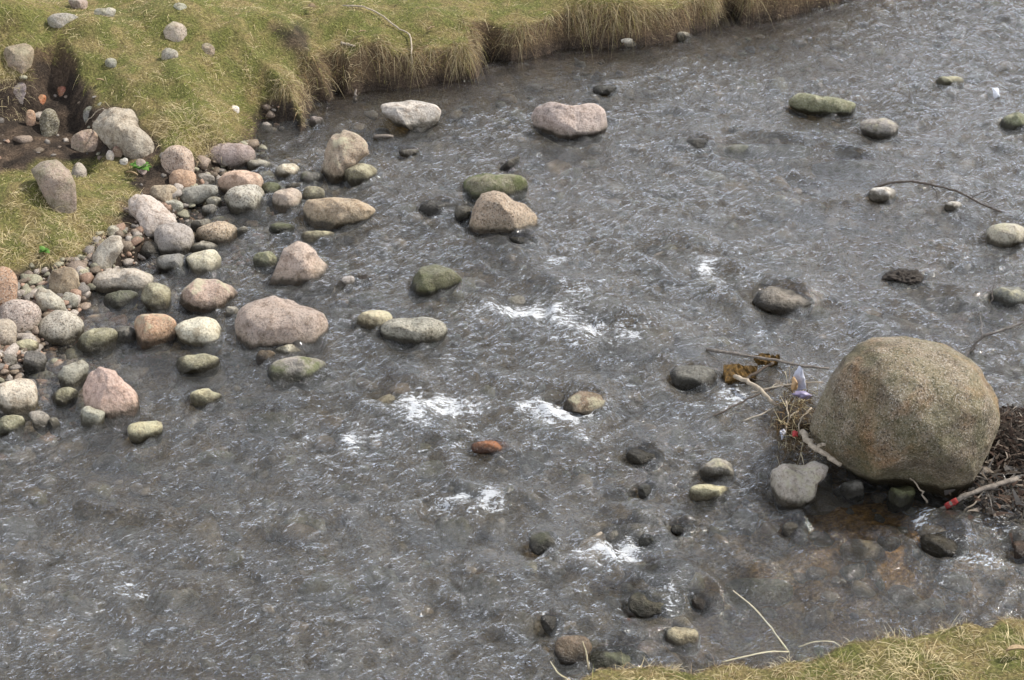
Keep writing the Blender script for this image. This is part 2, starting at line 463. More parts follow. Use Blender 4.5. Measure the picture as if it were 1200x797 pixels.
# -- grassy bank
for a in [
 ('stone', 4, 40, 50, 86, 'TN', 'bank', 'large rounded tan stone jutting out above the dark eroded hollow', dict(facets=4)),
 ('stone', 55, 92, 15, 33, 'LG', 'bank', 'long pale flat stone sunk in the grass of the upper bank', {}),
 ('stone', 80, 103, -3, 11, 'PG', 'bank', 'pinkish stone in the grass cut by the top edge of the view', {}),
 ('stone', 110, 136, 9, 20, 'LG', 'bank', 'low flat grey stone half buried in grass beside the pinkish one', {}),
 ('stone', 203, 219, 4, 14, 'LG', 'bank', 'small pale stone high on the grass, uppermost of a scattered row', {}),
 ('stone', 191, 219, 25, 49, 'PG', 'bank', 'upright blocky pinkish grey stone standing in the grass', dict(facets=9)),
 ('stone', 189, 209, 56, 70, 'LG', 'bank', 'small weathered grey stone in grass just below the upright blocky one', {}),
 ('stone', 236, 252, 50, 66, 'TN', 'bank', 'squarish tan stone in the grass with a burrow of dry grass beside it', dict(facets=8)),
 ('pebble', 269, 280, 123, 133, 'WH', 'bank', 'tiny white pebble alone on the mossy grass knoll', {}),
 ('stone', 123, 137, 68, 79, 'G', 'bank', 'small ash grey lump in the grass above the dark hollow', {}),
]: rock(*a[:8], GB, **a[8])
# -- the eroded hollow
for a in [
 ('stone', 14, 30, 97, 121, 'PU', 'bank', 'purplish grey stone stuck in the soil under the big tan stone', {}),
 ('brick_fragment', 41, 54, 110, 122, 'RD', 'bank', 'reddish brick fragment in the dark soil of the hollow', dict(facets=9, sharp=.95)),
 ('brick_fragment', 67, 77, 101, 112, (.33, .13, .09), 'bank', 'small dull red brick crumb against the black back of the hollow', dict(facets=9, sharp=.95)),
 ('stone', 46, 70, 127, 160, 'OL', 'gran', 'egg shaped mottled olive stone standing on the dark soil', dict(facets=2)),
 ('stone', 30, 42, 128, 147, 'OR', 'bank', 'small orange and white stone in the soil left of the mottled egg shaped one', {}),
 ('stone', 95, 115, 124, 144, 'DG', 'bank', 'dark grey stone wedged above the pink block in the hollow', {}),
 ('stone', 83, 115, 152, 178, 'PK', 'bank', 'smooth pink block of stone below the hollow beside the large two toned rock', dict(facets=8)),
 ('stone', 124, 134, 176, 187, 'CR', 'bank', 'cream chip of stone under the large two toned rock', dict(facets=9)),
 ('stone', 131, 144, 171, 184, (.3, .18, .14), 'bank', 'reddish brown chip of stone under the large two toned rock', dict(facets=9)),
 ('pebble', 140, 150, 185, 193, 'WH', 'bank', 'white pebble between the two toned rock and the bright green weed', {}),
 ('stone', 158, 173, 186, 204, 'PG', 'bank', 'narrow pinkish sliver of stone leaning right above the green weed', dict(facets=8)),
 ('stone', 83, 102, 190, 215, 'LG', 'bank', 'pale grey pointed stone at the top of the grass tongue', dict(facets=8)),
]: rock(*a[:8], GH, **a[8])
rock('boulder', 108, 180, 126, 185, (.33, .285, .235), 'patch', 'large two toned rock with pale top and dark face under the grass lip', GH, poly=[(108, 145), (115, 135), (135, 127), (150, 129), (157, 140), (158, 150), (172, 160), (180, 172), (178, 183), (160, 185), (140, 174), (120, 162), (109, 152)], facets=7, rough=.07, groove=(.7, -.5, .4, .1, .16))
rock('boulder', 36, 90, 187, 248, (.33, .245, .20), 'bank', 'large wedge shaped purplish grey rock lying on the grass tongue', GH, poly=[(38, 200), (50, 190), (66, 188), (78, 200), (88, 215), (89, 232), (82, 245), (70, 247), (60, 236), (48, 222)], facets=6)

# -- shore stones
for a in [
 ('stone', 188, 228, 170, 208, 'PK', 'gran', 'round speckled pink granite stone under dry overhanging grass', dict(facets=2)),
 ('stone', 198, 230, 198, 222, 'OR', 'smooth', 'smooth orange pink stone resting against the speckled pink granite one', dict(facets=3)),
 ('stone', 246, 300, 167, 200, 'PU', 'smooth', 'large smooth purplish grey stone at the foot of the mossy knoll', dict(facets=3)),
 ('stone', 289, 318, 186, 201, 'LG', 'dry', 'flat pale stone tucked behind the orange tan one at the foot of the knoll', {}),
 ('stone', 255, 309, 199, 233, 'PK', 'smooth', 'wide smooth orange tan stone behind the pale granite one', dict(facets=3)),
 ('stone', 263, 313, 216, 251, 'LG', 'gran', 'pale domed granite stone in front of the wide orange tan one', dict(facets=2)),
 ('stone', 231, 252, 203, 220, 'G', 'dry', 'small grey stone above the long grey one', {}),
 ('stone', 207, 254, 216, 242, 'G', 'smooth', 'long grey stone tilted to the right beside the orange pink one', dict(poly=[(208, 232), (216, 225), (240, 217), (252, 219), (253, 228), (240, 236), (222, 242), (212, 240)])),
 ('stone', 190, 215, 234, 249, 'LG', 'dry', 'small rough pale stone wedged beside the big two faced stone', {}),
 ('stone', 176, 208, 216, 238, 'TN', 'smooth', 'tan stone with a brown end above the big two faced stone', {}),
 ('boulder', 150, 208, 227, 281, 'LG', 'patch', 'big leaning two faced stone, tan on one side and grey on the other', dict(poly=[(151, 235), (160, 228), (175, 230), (190, 240), (201, 252), (208, 260), (198, 268), (185, 274), (172, 281), (163, 274), (160, 262), (152, 250)], groove=(.8, .3, .3, -.15, .1), facets=4)),
 ('stone', 180, 228, 261, 300, 'G', 'smooth', 'round grey stone in the shallows below the big two faced stone', dict(facets=3)),
 ('stone', 241, 260, 230, 246, 'G', 'dry', 'small grey stone between the long grey one and the pale domed granite', {}),
 ('stone', 236, 254, 239, 255, 'DG', 'dry', 'little dark grey stone just below another small one by the domed granite', {}),
 ('stone', 223, 249, 256, 274, 'G', 'wet', 'wet smooth grey stone behind the coarse speckled oval one', {}),
 ('stone', 229, 279, 259, 288, 'TN', 'gran', 'oval coarse speckled brownish stone at the edge of the channel', dict(facets=3, rough=.06)),
 ('pebble', 277, 293, 265, 279, 'G', 'dry', 'small stone touching the end of the coarse speckled oval one', {}),
 ('stone', 220, 256, 282, 298, 'LG', 'smooth', 'flat pale green grey stone on top of the yellow lichened one', {}),
 ('stone', 218, 260, 292, 324, 'CR', 'lich', 'cream block with yellow lichen below the flat pale green grey stone', dict(facets=6)),
 ('stone', 183, 222, 297, 320, 'DG', 'smooth', 'half sunken grey green stone left of the cream lichened block', {}),
 ('stone', 108, 145, 276, 315, 'LG', 'smooth', 'pale grey oblong stone standing on the mud below the grass tongue', dict(poly=[(109, 300), (118, 288), (130, 278), (142, 278), (145, 290), (138, 304), (126, 314), (113, 312)])),
 ('pebble', 125, 142, 264, 280, 'LG', 'bank', 'small pale pebble above the pale grey oblong stone', {}),
 ('stone', 163, 192, 282, 304, 'DK', 'wet', 'jagged wet dark stone beside the round grey one', dict(facets=8)),
 ('stone', 107, 183, 314, 345, 'LG', 'smooth', 'long low pale stone like a loaf at the head of the small pool', dict(poly=[(108, 334), (118, 320), (138, 315), (160, 315), (178, 322), (183, 332), (174, 341), (150, 345), (120, 344)], facets=4)),
 ('stone', 121, 163, 340, 362, 'DG', 'wetm', 'wet greenish stone under the long loaf shaped one', {}),
 ('stone', 165, 201, 331, 365, 'OL', 'lich', 'blunt greenish brown stone at the end of the long loaf shaped one', dict(facets=7)),
 ('stone', 210, 279, 326, 368, 'PK', 'lich', 'pink stone with a grey green edge above the row at the pool', dict(poly=[(210, 358), (218, 340), (234, 327), (252, 327), (270, 335), (279, 345), (270, 358), (250, 367), (225, 366)], facets=5)),
 ('stone', -8, 21, 312, 365, 'OR', 'gran', 'large orange pink granite stone at the left edge under the grass', dict(facets=2)),
 ('stone', 57, 94, 312, 347, 'TN', 'patch', 'tan stone coated with brown mud below the grass tongue', {}),
 ('pebble', 91, 104, 315, 324, 'YE', 'dry', 'small ochre yellow pebble beside the mud coated stone', {}),
 ('stone', 40, 79, 337, 368, 'LG', 'dry', 'pale stone slanting down to the right below the dark roots', dict(poly=[(40, 346), (48, 338), (60, 341), (74, 352), (79, 362), (70, 368), (55, 363), (44, 354)])),
 ('stone', 71, 92, 342, 362, 'LG', 'dry', 'small round pale stone between the slanting one and the loaf shaped one', {}),
 ('boulder', -4, 49, 350, 392, 'PG', 'gran', 'large pinkish granite stone below the orange pink one at the left edge', dict(facets=4)),
 ('stone', -14, 20, 373, 408, 'PG', 'dry', 'smooth pinkish stone cut by the left edge under the large granite one', {}),
 ('boulder', 45, 99, 363, 405, 'LG', 'gran', 'grainy grey stone with a green foot left of the small pool', dict(facets=5)),
 ('stone', 90, 138, 384, 413, 'OL', 'lich', 'flat topped olive green stone at the lower end of the small pool', dict(facets=6)),
 ('stone', 133, 164, 382, 403, 'WG', 'wet', 'wet flat grey stone between the olive green and the rusty orange ones', {}),
 ('stone', 157, 207, 367, 409, 'OR', 'lich', 'rusty orange and olive stone beside the cream block in the row', dict(facets=7)),
 ('stone', 204, 263, 371, 408, 'CR', 'dry', 'cream block with rounded corners beside the huge pinkish boulder', dict(facets=6)),
 ('boulder', 275, 386, 346, 412, 'PG', 'dry', 'huge pinkish grey stone with a flat facet, largest of the shore stones', dict(poly=[(275, 375), (283, 360), (300, 352), (322, 346), (340, 348), (360, 357), (380, 367), (386, 378), (384, 394), (376, 404), (350, 408), (315, 411), (285, 410), (276, 398)], facets=5)),
 ('stone', 17, 46, 397, 413, 'YE', 'lich', 'flat pale yellow stone in front of the grainy grey one', {}),
 ('stone', 67, 104, 421, 457, 'G', 'smooth', 'smooth grey stone behind the big pink orange egg shaped one', dict(poly=[(68, 440), (75, 430), (95, 422), (104, 428), (102, 445), (88, 456), (72, 454)])),
 ('stone', 27, 55, 411, 438, 'DG', 'wet', 'wet grey stone with a pale tip behind the cream block at the left', {}),
 ('stone', 0, 20, 413, 431, 'WG', 'wet', 'little wet stone with a pink tip at the left edge', {}),
 ('boulder', -6, 45, 443, 488, 'CR', 'patch', 'big cream block with grey stains at the left edge of the stream', dict(facets=8)),
 ('stone', 60, 92, 453, 476, 'OL', 'lich', 'low mossy stone with a white tip left of the egg shaped one', {}),
 ('boulder', 97, 165, 429, 493, 'PK', 'smooth', 'big smooth pink and orange egg shaped stone tilted towards the stream', dict(poly=[(98, 455), (104, 438), (120, 430), (135, 434), (145, 446), (158, 458), (165, 472), (163, 484), (150, 492), (135, 491), (120, 482), (102, 474)], facets=3, groove=(-.6, .5, .4, .2, .05))),
 ('stone', 94, 123, 476, 502, 'LG', 'dry', 'small pale stone at the foot of the big egg shaped one', {}),
 ('stone', -4, 30, 486, 513, 'OL', 'lich', 'flat olive stone with a pale rim below the stained cream block', {}),
 ('stone', 34, 60, 481, 505, 'G', 'dry', 'grey stone beside the stained cream block', {}),
 ('pebble', 56, 72, 489, 506, 'LG', 'wet', 'small wet stone right of the grey one below the cream block', {}),
 ('stone', 149, 191, 493, 519, 'YE', 'lich', 'olive stone with two pale yellow patches below the egg shaped one', {}),
 ('stone', 222, 264, 455, 478, 'YE', 'lich', 'lone low stone with a crust of pale lichen in the calm water', {}),
 ('stone', 206, 258, 414, 438, 'OL', 'lich', 'olive stone with a white upper corner in front of the cream block', {}),
 ('stone', 296, 328, 294, 317, 'GR', 'lich', 'greenish stone with a pale green tip behind the white pyramid stone', {}),
 ('stone', 352, 394, 270, 284, 'YE', 'dry', 'thin flat pale yellow stone above the white pyramid stone', {}),
 ('stone', 315, 346, 260, 275, 'GR', 'wetm', 'low wet green stone below the tan slab', {}),
 ('boulder', 314, 390, 282, 336, 'PG', 'dry', 'pale pinkish pyramid shaped stone with a bright right corner', dict(poly=[(316, 330), (328, 312), (338, 292), (350, 283), (360, 287), (372, 303), (386, 318), (385, 332), (368, 335), (348, 334), (330, 333)], facets=7, sharp=.95)),
 ('stone', 321, 354, 419, 404 + 17, 'CR', 'dry', 'x', None),
 ('stone', 300, 323, 410, 429, 'BR', 'wet', 'dark brown wet stone between the huge pinkish boulder and the algae striped one', {}),
 ('stone', 313, 384, 417, 450, 'G', 'moss', 'grey oval stone with a bright green algae stripe', dict(facets=3)),
 ('pebble', 264, 281, 359, 376, 'G', 'dry', 'small grey pebble between the pink stone and the huge pinkish boulder', {}),
 ('stone', 322, 353, 191, 211, 'CR', 'dry', 'pale stone alone in the shallows above the row of round stones', dict(facets=6)),
 ('stone', 304, 329, 213, 232, 'GR', 'wetm', 'green grey stone right of the wide orange tan one', {}),
 ('pebble', 334, 354, 214, 224, 'LG', 'dry', 'small pale pebble behind the square pinkish stone', {}),
 ('stone', 319, 354, 220, 250, 'PG', 'smooth', 'squarish rounded pinkish stone beside the pale domed granite', dict(facets=5)),
 ('stone', 353, 381, 218, 240, 'OL', 'lich', 'olive stone behind the tan slab', {}),
 ('boulder', 355, 440, 231, 269, 'TN', 'dry', 'tan angular slab with a dark wet pointed end', dict(poly=[(356, 243), (362, 233), (390, 231), (418, 233), (430, 238), (439, 246), (432, 256), (415, 263), (390, 268), (368, 266), (358, 256)], facets=7, sharp=.95)),
 ('boulder', 377, 433, 152, 212, 'TN', 'lich', 'tall cracked boulder with a pink top and lichened face', dict(poly=[(378, 195), (381, 178), (390, 160), (404, 153), (418, 157), (430, 168), (432, 180), (420, 186), (412, 198), (402, 208), (388, 208)], groove=(.75, .25, .3, .12, .14), facets=5, rough=.07)),
 ('stone', 401, 442, 191, 217, 'OL', 'lich', 'greenish stone leaning against the tall cracked boulder', dict(facets=6)),
 ('stone', 362, 379, 136, 149, 'PU', 'smooth', 'small flat purplish stone at the mouth of the burrow under the bank', {}),
 ('stone', 352, 379, 200, 217, 'DG', 'wetm', 'low wet grey stone left of the tall cracked boulder', {}),
]:
    if a[8] is None: rock('stone', 321, 358, 403, 421, 'CR', 'dry', 'flat cream stone lying behind the algae striped one', GS)
    else: rock(*a[:8], GS, **a[8])

# -- stones in the stream
for a in [
 ('boulder', 446, 517, 117, 153, 'LG', 'smooth', 'flat light grey boulder with a notched end near the far bank', dict(poly=[(447, 122), (460, 118), (490, 119), (512, 124), (517, 132), (514, 142), (500, 150), (484, 151), (468, 143), (452, 134)], facets=6, sharp=.9)),
 ('pebble', 467, 491, 171, 183, 'LG', 'wet', 'pale tipped stone barely above the water below the flat light grey boulder', {}),
 ('stone', 488, 540, 223, 247, 'DG', 'wet', 'dark grey wet stone washed by the stream left of the mossy one', {}),
 ('boulder', 622, 712, 119, 164, 'PG', 'dry', 'pale pink topped boulder with a dark wet foot in mid stream', dict(poly=[(623, 138), (628, 128), (645, 122), (670, 120), (692, 124), (702, 132), (705, 146), (698, 157), (680, 163), (655, 160), (635, 153), (624, 147)], facets=6, sharp=.9)),
 ('stone', 587, 609, 182, 200, 'DK', 'wet', 'small black triangular stone poking up above the mossy one', dict(poly=[(588, 196), (598, 188), (608, 183), (607, 196), (600, 200), (590, 200)], facets=6, sharp=.95)),
 ('boulder', 542, 619, 203, 237, 'OL', 'moss', 'low moss covered boulder behind the speckled brown one', dict(facets=3)),
 ('boulder', 549, 630, 223, 277, 'TN', 'gran', 'speckled brown boulder with a ridge in front of the moss covered one', dict(poly=[(550, 264), (556, 245), (566, 228), (580, 224), (596, 229), (614, 239), (628, 252), (627, 263), (610, 271), (585, 276), (560, 272)], facets=6, sharp=.9)),
 ('stone', 532, 554, 241, 261, 'DK', 'wet', 'black wet wedge of stone at the corner of the speckled brown boulder', dict(facets=8)),
 ('stone', 598, 632, 270, 286, 'WG', 'wet', 'low wet stone just downstream of the speckled brown boulder', {}),
 ('stone', 697, 729, 93, 108, 'DG', 'wet', 'dark wet stone with a pinkish tip beyond the pink topped boulder', {}),
 ('stone', 803, 843, 148, 171, 'WG', 'wet', 'rounded wet brownish stone washed over in the upper stream', {}),
 ('boulder', 924, 1003, 109, 137, 'GR', 'lich', 'long flat greenish slab with a pale top near the upper edge of the stream', dict(poly=[(925, 118), (935, 110), (960, 113), (985, 117), (1002, 122), (1000, 133), (975, 134), (945, 130), (926, 125)], facets=5, sharp=.95)),
 ('stone', 1007, 1053, 138, 162, 'G', 'lich', 'domed grey green stone with a pale waterline below the greenish slab', dict(facets=3)),
 ('stone', 1097, 1130, 89, 102, 'YE', 'lich', 'small yellow topped stone far up the stream', {}),
 ('stone', 1172, 1206, 131, 153, 'GR', 'lich', 'yellow green stone with a white spot cut by the right edge', {}),
 ('stone', 1017, 1051, 219, 236, 'WH', 'dry', 'cream white stone under the arched branch', {}),
 ('stone', 1106, 1127, 236, 248, 'WH', 'dry', 'small cream white stone below the middle of the arched branch', {}),
 ('stone', 1155, 1204, 261, 291, 'LG', 'lich', 'domed grey stone with a green foot at the right edge of the stream', dict(facets=3)),
 ('stone', 1160, 1204, 336, 361, 'DG', 'lich', 'wet green stone with white spots behind the upright dead stem', {}),
 ('boulder', 882, 958, 312, 357, 'G', 'wet', 'large wet grey boulder with water sliding around it upstream of the giant one', dict(poly=[(883, 338), (892, 320), (905, 313), (925, 318), (945, 325), (957, 337), (950, 350), (930, 356), (905, 352), (888, 347)], facets=3)),
 ('stone', 400, 416, 323, 339, 'WH', 'dry', 'small bright white stone right of the pyramid shaped one', {}),
 ('stone', 481, 541, 309, 349, 'GR', 'wetm', 'wet dark stone with a pale green crest', dict(poly=[(484, 342), (492, 325), (500, 314), (514, 310), (530, 317), (540, 328), (532, 340), (510, 345), (492, 348)], facets=7)),
 ('stone', 418, 461, 363, 390, 'YE', 'lich', 'greenish yellow stone with a pale left end beside the grey oval one', {}),
 ('boulder', 446, 525, 371, 405, 'G', 'gran', 'smooth grey oval stone with a wet foot left of the white rapids', dict(facets=2)),
 ('boulder', 654, 721, 441, 484, 'BR', 'lich', 'brown mossy rock with white water at its left foot', dict(poly=[(655, 475), (664, 458), (680, 445), (700, 446), (716, 456), (720, 468), (710, 480), (685, 484)], facets=7)),
 ('boulder', 786, 842, 412, 448, 'WG', 'wet', 'rounded wet grey rock beside the sunken ochre board', dict(facets=4)),
 ('brick_fragment', 553, 601, 509, 531, (.66, .27, .11), 'wet', 'orange red brick piece washed by the rapids in mid stream', dict(facets=9, sharp=.97)),
 ('stone', 620, 657, 617, 645, 'DK', 'wetm', 'ragged dark brown mossy stone alone in the lower stream', dict(rough=.14)),
 ('stone', 735, 777, 509, 540, 'OL', 'wet', 'sunken olive stone washed over below the brown mossy rock', {}),
 ('stone', 748, 771, 562, 582, 'DG', 'wetm', 'small dark stone left of the pair of pale green ones', {}),
 ('stone', 819, 863, 537, 564, 'G', 'lich', 'humped grey green stone, upper of a pair in front of the drift sticks', {}),
 ('stone', 807, 856, 567, 589, 'YE', 'lich', 'flat pale yellow green stone, lower of a pair in front of the drift sticks', {}),
 ('boulder', 901, 971, 540, 596, 'LG', 'lich', 'grey two lobed rock beside the giant boulder', dict(poly=[(902, 570), (905, 553), (920, 544), (940, 546), (955, 541), (970, 548), (966, 560), (958, 566), (955, 582), (940, 590), (915, 590)], groove=(.8, .1, .3, .4, .05), facets=6)),
 ('stone', 916, 948, 599, 622, 'G', 'smooth', 'pale smooth stone just under the surface below the two lobed rock', {}),
 ('stone', 1040, 1073, 569, 594, 'GR', 'wetm', 'small mossy stone in the brown pool under the giant boulder', {}),
 ('stone', 984, 1013, 562, 584, 'DG', 'wet', 'small wet grey stone in the shade of the giant boulder', {}),
 ('stone', 1083, 1141, 606, 642, 'OL', 'wet', 'washed over tan stone in the fast water below the red streaked stick', {}),
 ('stone', 1186, 1212, 622, 652, (.34, .2, .15), 'wet', 'reddish stone in the white water at the right edge', {}),
 ('stone', 1133, 1170, 540, 568, 'PU', 'wet', 'smooth grey stone wedged between the giant boulder and the leaf drift', {}),
 ('stone', 746, 782, 619, 640, 'DK', 'wetm', 'dark knobbly stone above the small lower waterfall', dict(rough=.1)),
 ('stone', 788, 812, 609, 626, 'DG', 'wet', 'dark edged stone right of the knobbly one in the lower stream', {}),
 ('boulder', 752, 816, 640, 674, 'DG', 'wetm', 'rounded dark wet boulder in the lower stream with foam at its left', {}),
 ('boulder', 738, 802, 680, 715, 'OL', 'wetm', 'olive brown boulder with a yellowish top near the near bank', {}),
 ('boulder', 808, 848, 678, 712, 'BR', 'wet', 'brown weed streaked wet stone right of the olive brown boulder', {}),
 ('stone', 728, 748, 724, 740, 'RD', 'wet', 'small salmon pink stone near the sunken green slab', {}),
 ('stone', 779, 822, 734, 763, 'YE', 'dry', 'pale yellow topped stone with a dark base by the near bank', dict(facets=6)),
 ('boulder', 684, 768, 740, 782, (.26, .30, .19), 'wet', 'broad green slab at the edge of the near bank', dict(facets=4)),
 ('boulder', 649, 694, 744, 781, 'BR', 'wet', 'dark brown wet rock left of the broad green slab', dict(facets=8)),
 ('stone', 634, 662, 708, 738, 'WG', 'wet', 'dark sided wet stone above the dark brown rock', {}),
 ('stone', 720, 747, 44, 56, 'WH', 'dry', 'small white stone at the foot of the far bank', {}),
 ('stone', 793, 810, 37, 48, 'LG', 'dry', 'small pinkish grey stone at the foot of the far bank near the gap', {}),
 ('stone', 1030, 1056, 616, 636, 'TN', 'wet', 'flat tan stone on the bed of the brown pool', {}),
]:
    kw = dict(a[8]); key = (a[1], a[3])
    SK = {(488, 223): 0.053, (598, 270): 0.038, (697, 93): 0.048, (803, 148): 0.048, (882, 312): 0.078, (735, 509): 0.033, (1083, 606): 0.038, (1186, 622): 0.048, (788, 609): 0.038, (752, 640): 0.048, (738, 680): 0.058, (808, 678): 0.043,
          (684, 740): 0.048, (634, 708): 0.048, (786, 412): 0.068, (746, 619): 0.048, (916, 599): 0.030, (654, 441): 0.093, (1030, 616): 0.008, (553, 509): 0.058, (748, 562): 0.048, (467, 171): 0.048, (620, 617): 0.068}
    if key in SK:
        kw['sunk'] = SK[key]; WASHED.append(((a[1] + a[2]) / 2, (a[3] + a[4]) / 2, (a[2] - a[1]) * .6, (a[4] - a[3]) * .6))
    rock(*a[:8], GM, **kw)
rock('boulder', 949, 1172, 394, 582, (.195, .156, .110), 'boulder', 'giant rounded granite boulder with orange stains, biggest in the stream', 'boulders in the stream', poly=[(947, 500), (950, 468), (961, 437), (977, 411), (997, 394), (1020, 391), (1062, 392), (1102, 398), (1135, 415), (1156, 442), (1170, 466), (1171, 492), (1160, 514), (1146, 536), (1130, 562), (1112, 580), (1085, 576), (1058, 566), (1030, 556), (1000, 546), (975, 532), (958, 518)], facets=2, sharp=.4, rough=.035, sub=6, depth=.95, emb=.2, seed=771, planes=[(-.75, -.15, .65, .80), (.05, -.85, .5, .72)])

# -- drowned stones that the water runs over
SUNK = [
 (600, 735, 318, 352, 'WG', 'broad drowned stone above the white rapids'), (690, 780, 350, 395, 'WG', 'large drowned hump right of the white rapids'),
 (440, 535, 425, 472, 'TN', 'large drowned tan stone left of the lower rapids'), (760, 850, 262, 300, 'WG', 'drowned stone with a dark edge above the small right cascade'),
 (835, 875, 300, 325, 'WG', 'small drowned stone left of the wet grey boulder'), (855, 960, 150, 172, 'DG', 'long drowned ridge of stone in the upper stream'),
 (950, 1050, 165, 192, 'DG', 'drowned end of a stone ridge near the domed grey green stone'), (288, 345, 458, 492, 'OL', 'drowned olive stone in front of the algae striped one'),
 (230, 276, 514, 533, 'OL', 'drowned yellow olive stone below the lone lichened one'), (540, 600, 640, 690, 'WG', 'drowned grey stone in the lower middle of the stream'),
 (1085, 1160, 330, 352, 'DG', 'drowned dark ridge behind the giant boulder'), (170, 240, 670, 700, 'TN', 'drowned tan stone beside the small lower left foam'),
 (700, 800, 590, 625, 'DG', 'drowned grey ledge above the lower waterfall'), (850, 930, 655, 690, 'OL', 'drowned olive stone in the fast lower channel'),
 (985, 1040, 612, 642, 'TN', 'drowned slanting tan stone in the brown pool')]
for x0, x1, y0, y1, c, l in SUNK:
    rock('drowned_stone', x0, x1, y0, y1, {'WG': (.25, .23, .19), 'TN': (.27, .22, .155), 'OL': (.19, .18, .115), 'DG': (.19, .18, .16)}[c], 'drowned', l + ', seen through the water', GU, sunk=-.002, depth=.6)
def grad(x, y, e=.04):
    return (tz(x + e, y) - tz(x - e, y)) / (2 * e), (tz(x, y + e) - tz(x, y - e)) / (2 * e)
# ------------------------------------------------------------------ ground object
def soil_cols(x, y, z):
    m = soil_mask(x, y, z)
    n = n2(x, y, 8., 61, 4); n_ = n2(x, y, 45., 62, 3)
    turf = np.outer(1 - sstep(-.25, .3, n), (.14, .15, .05)) + np.outer(sstep(-.25, .3, n), (.23, .19, .09))
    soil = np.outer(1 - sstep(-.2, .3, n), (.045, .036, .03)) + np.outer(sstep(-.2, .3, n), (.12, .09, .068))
    bed = np.outer(1 - sstep(-.3, .3, n), (.16, .118, .06)) + np.outer(sstep(-.3, .3, n), (.15, .125, .085))
    gp = np.exp(-((x - POOL[0][0]) ** 2 + (y - POOL[0][1]) ** 2) / .5 ** 2); bed = bed * (1 - gp)[:, None] + np.outer(gp * (.8 + 1.2 * n_), (.50, .285, .095))
    gx_, gy_ = grad(x, y, .05); stp = sstep(.9, 1.8, np.hypot(gx_, gy_)); turf = turf * (1 - stp)[:, None] + np.outer(stp, (.13, .095, .06))
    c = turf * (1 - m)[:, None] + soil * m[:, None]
    face = sstep(.14, .03, z)                             # bare earth near the waterline
    c = c * (1 - face)[:, None] + soil * .8 * face[:, None]
    u = sstep(.0, -.06, z)
    c = c * (1 - u)[:, None] + bed * u[:, None]
    return c * (1 + .5 * n_)[:, None]

m, nt, out = new_mat('earth'); s = NT(nt)
at_ = nt.nodes.new('ShaderNodeAttribute'); at_.attribute_name = 'Col'
ge = nt.nodes.new('ShaderNodeNewGeometry')
f1 = s.noise(ge.outputs['Position'], 60, 5, .7); f2 = s.noise(ge.outputs['Position'], 14, 5, .6)
col = s.mix(s.map(f1, .35, .7), s.mix(1., at_.outputs['Color'], (.55, .52, .5), 'MULTIPLY'), s.mix(1., at_.outputs['Color'], (1.35, 1.3, 1.2), 'MULTIPLY'))
nt.links.new(s.principled(col, .95, s.bump(s.math('ADD', f1, f2), .9, .03), .15), out.inputs[0])
V = np.stack([gx.ravel(), gy.ravel(), TZ.ravel()], 1)
tag(link('ground', V, grid_faces(len(GX), len(GY)), m, True, soil_cols(V[:, 0], V[:, 1], V[:, 2])), kind='structure')

# ------------------------------------------------------------------ gravel
def gravel(name, pts, sizes, cols, mat, sub=2, flat=.6):
    V0, F0 = ico(sub); n = len(pts)
    VV, CC = [], []
    for i in range(n):
        s_ = sizes[i] * rng.uniform(.7, 1.3, 3) * [1, 1, flat]
        p = V0 * np.exp(rng.normal(0, .13, (len(V0), 1)))
        for _ in range(3):
            nn_ = rng.normal(0, 1, 3); nn_ /= np.linalg.norm(nn_); e_ = p @ nn_ - .62; p = p - np.outer(np.where(e_ > 0, e_ * .9, 0), nn_)
        a = rng.uniform(0, 6.28); c, q = math.cos(a), math.sin(a)
        p = p * s_
        p = np.stack([p[:, 0] * c - p[:, 1] * q, p[:, 0] * q + p[:, 1] * c, p[:, 2]], 1) + pts[i]
        VV.append(p); CC.append(np.repeat(cols[i][None], len(p), 0))
    F = (F0[None] + (np.arange(n) * len(V0))[:, None, None]).reshape(-1, 3)
    return tag(link(name, np.vstack(VV), F, mat, True, np.vstack(CC)), kind='stuff')

m, nt, out = new_mat('gravel_stone'); s = NT(nt)
at_ = nt.nodes.new('ShaderNodeAttribute'); at_.attribute_name = 'Col'; ge = nt.nodes.new('ShaderNodeNewGeometry')
f1 = s.noise(ge.outputs['Position'], 110, 4, .7)
col = s.mix(s.map(f1, .35, .7), s.mix(1., at_.outputs['Color'], (.6, .57, .55), 'MULTIPLY'), s.mix(1., at_.outputs['Color'], (1.3, 1.27, 1.22), 'MULTIPLY'))
nt.links.new(s.principled(col, .6, s.bump(f1, .5, .01), .3), out.inputs[0])
GRAV = m
pal = np.array([(.24, .22, .19), (.19, .155, .105), (.29, .25, .2), (.15, .145, .13), (.25, .185, .11), (.21, .2, .13), (.12, .10, .08)])
N = 5200
x = rng.uniform(-5.2, 5.2, N); y = rng.uniform(4.4, 15.2, N); z = tz(x, y)
ok = (z < -.03); x, y, z = x[ok], y[ok], z[ok]
sz = np.minimum(rng.lognormal(math.log(.035), .55, len(x)), .12)
z = np.minimum(z + sz * .2, -.035 - sz * .55)
gravel('streambed_cobbles', np.stack([x, y, z], 1), sz, pal[rng.integers(0, 7, len(x))] * rng.uniform(.7, 1.2, (len(x), 1)), GRAV)
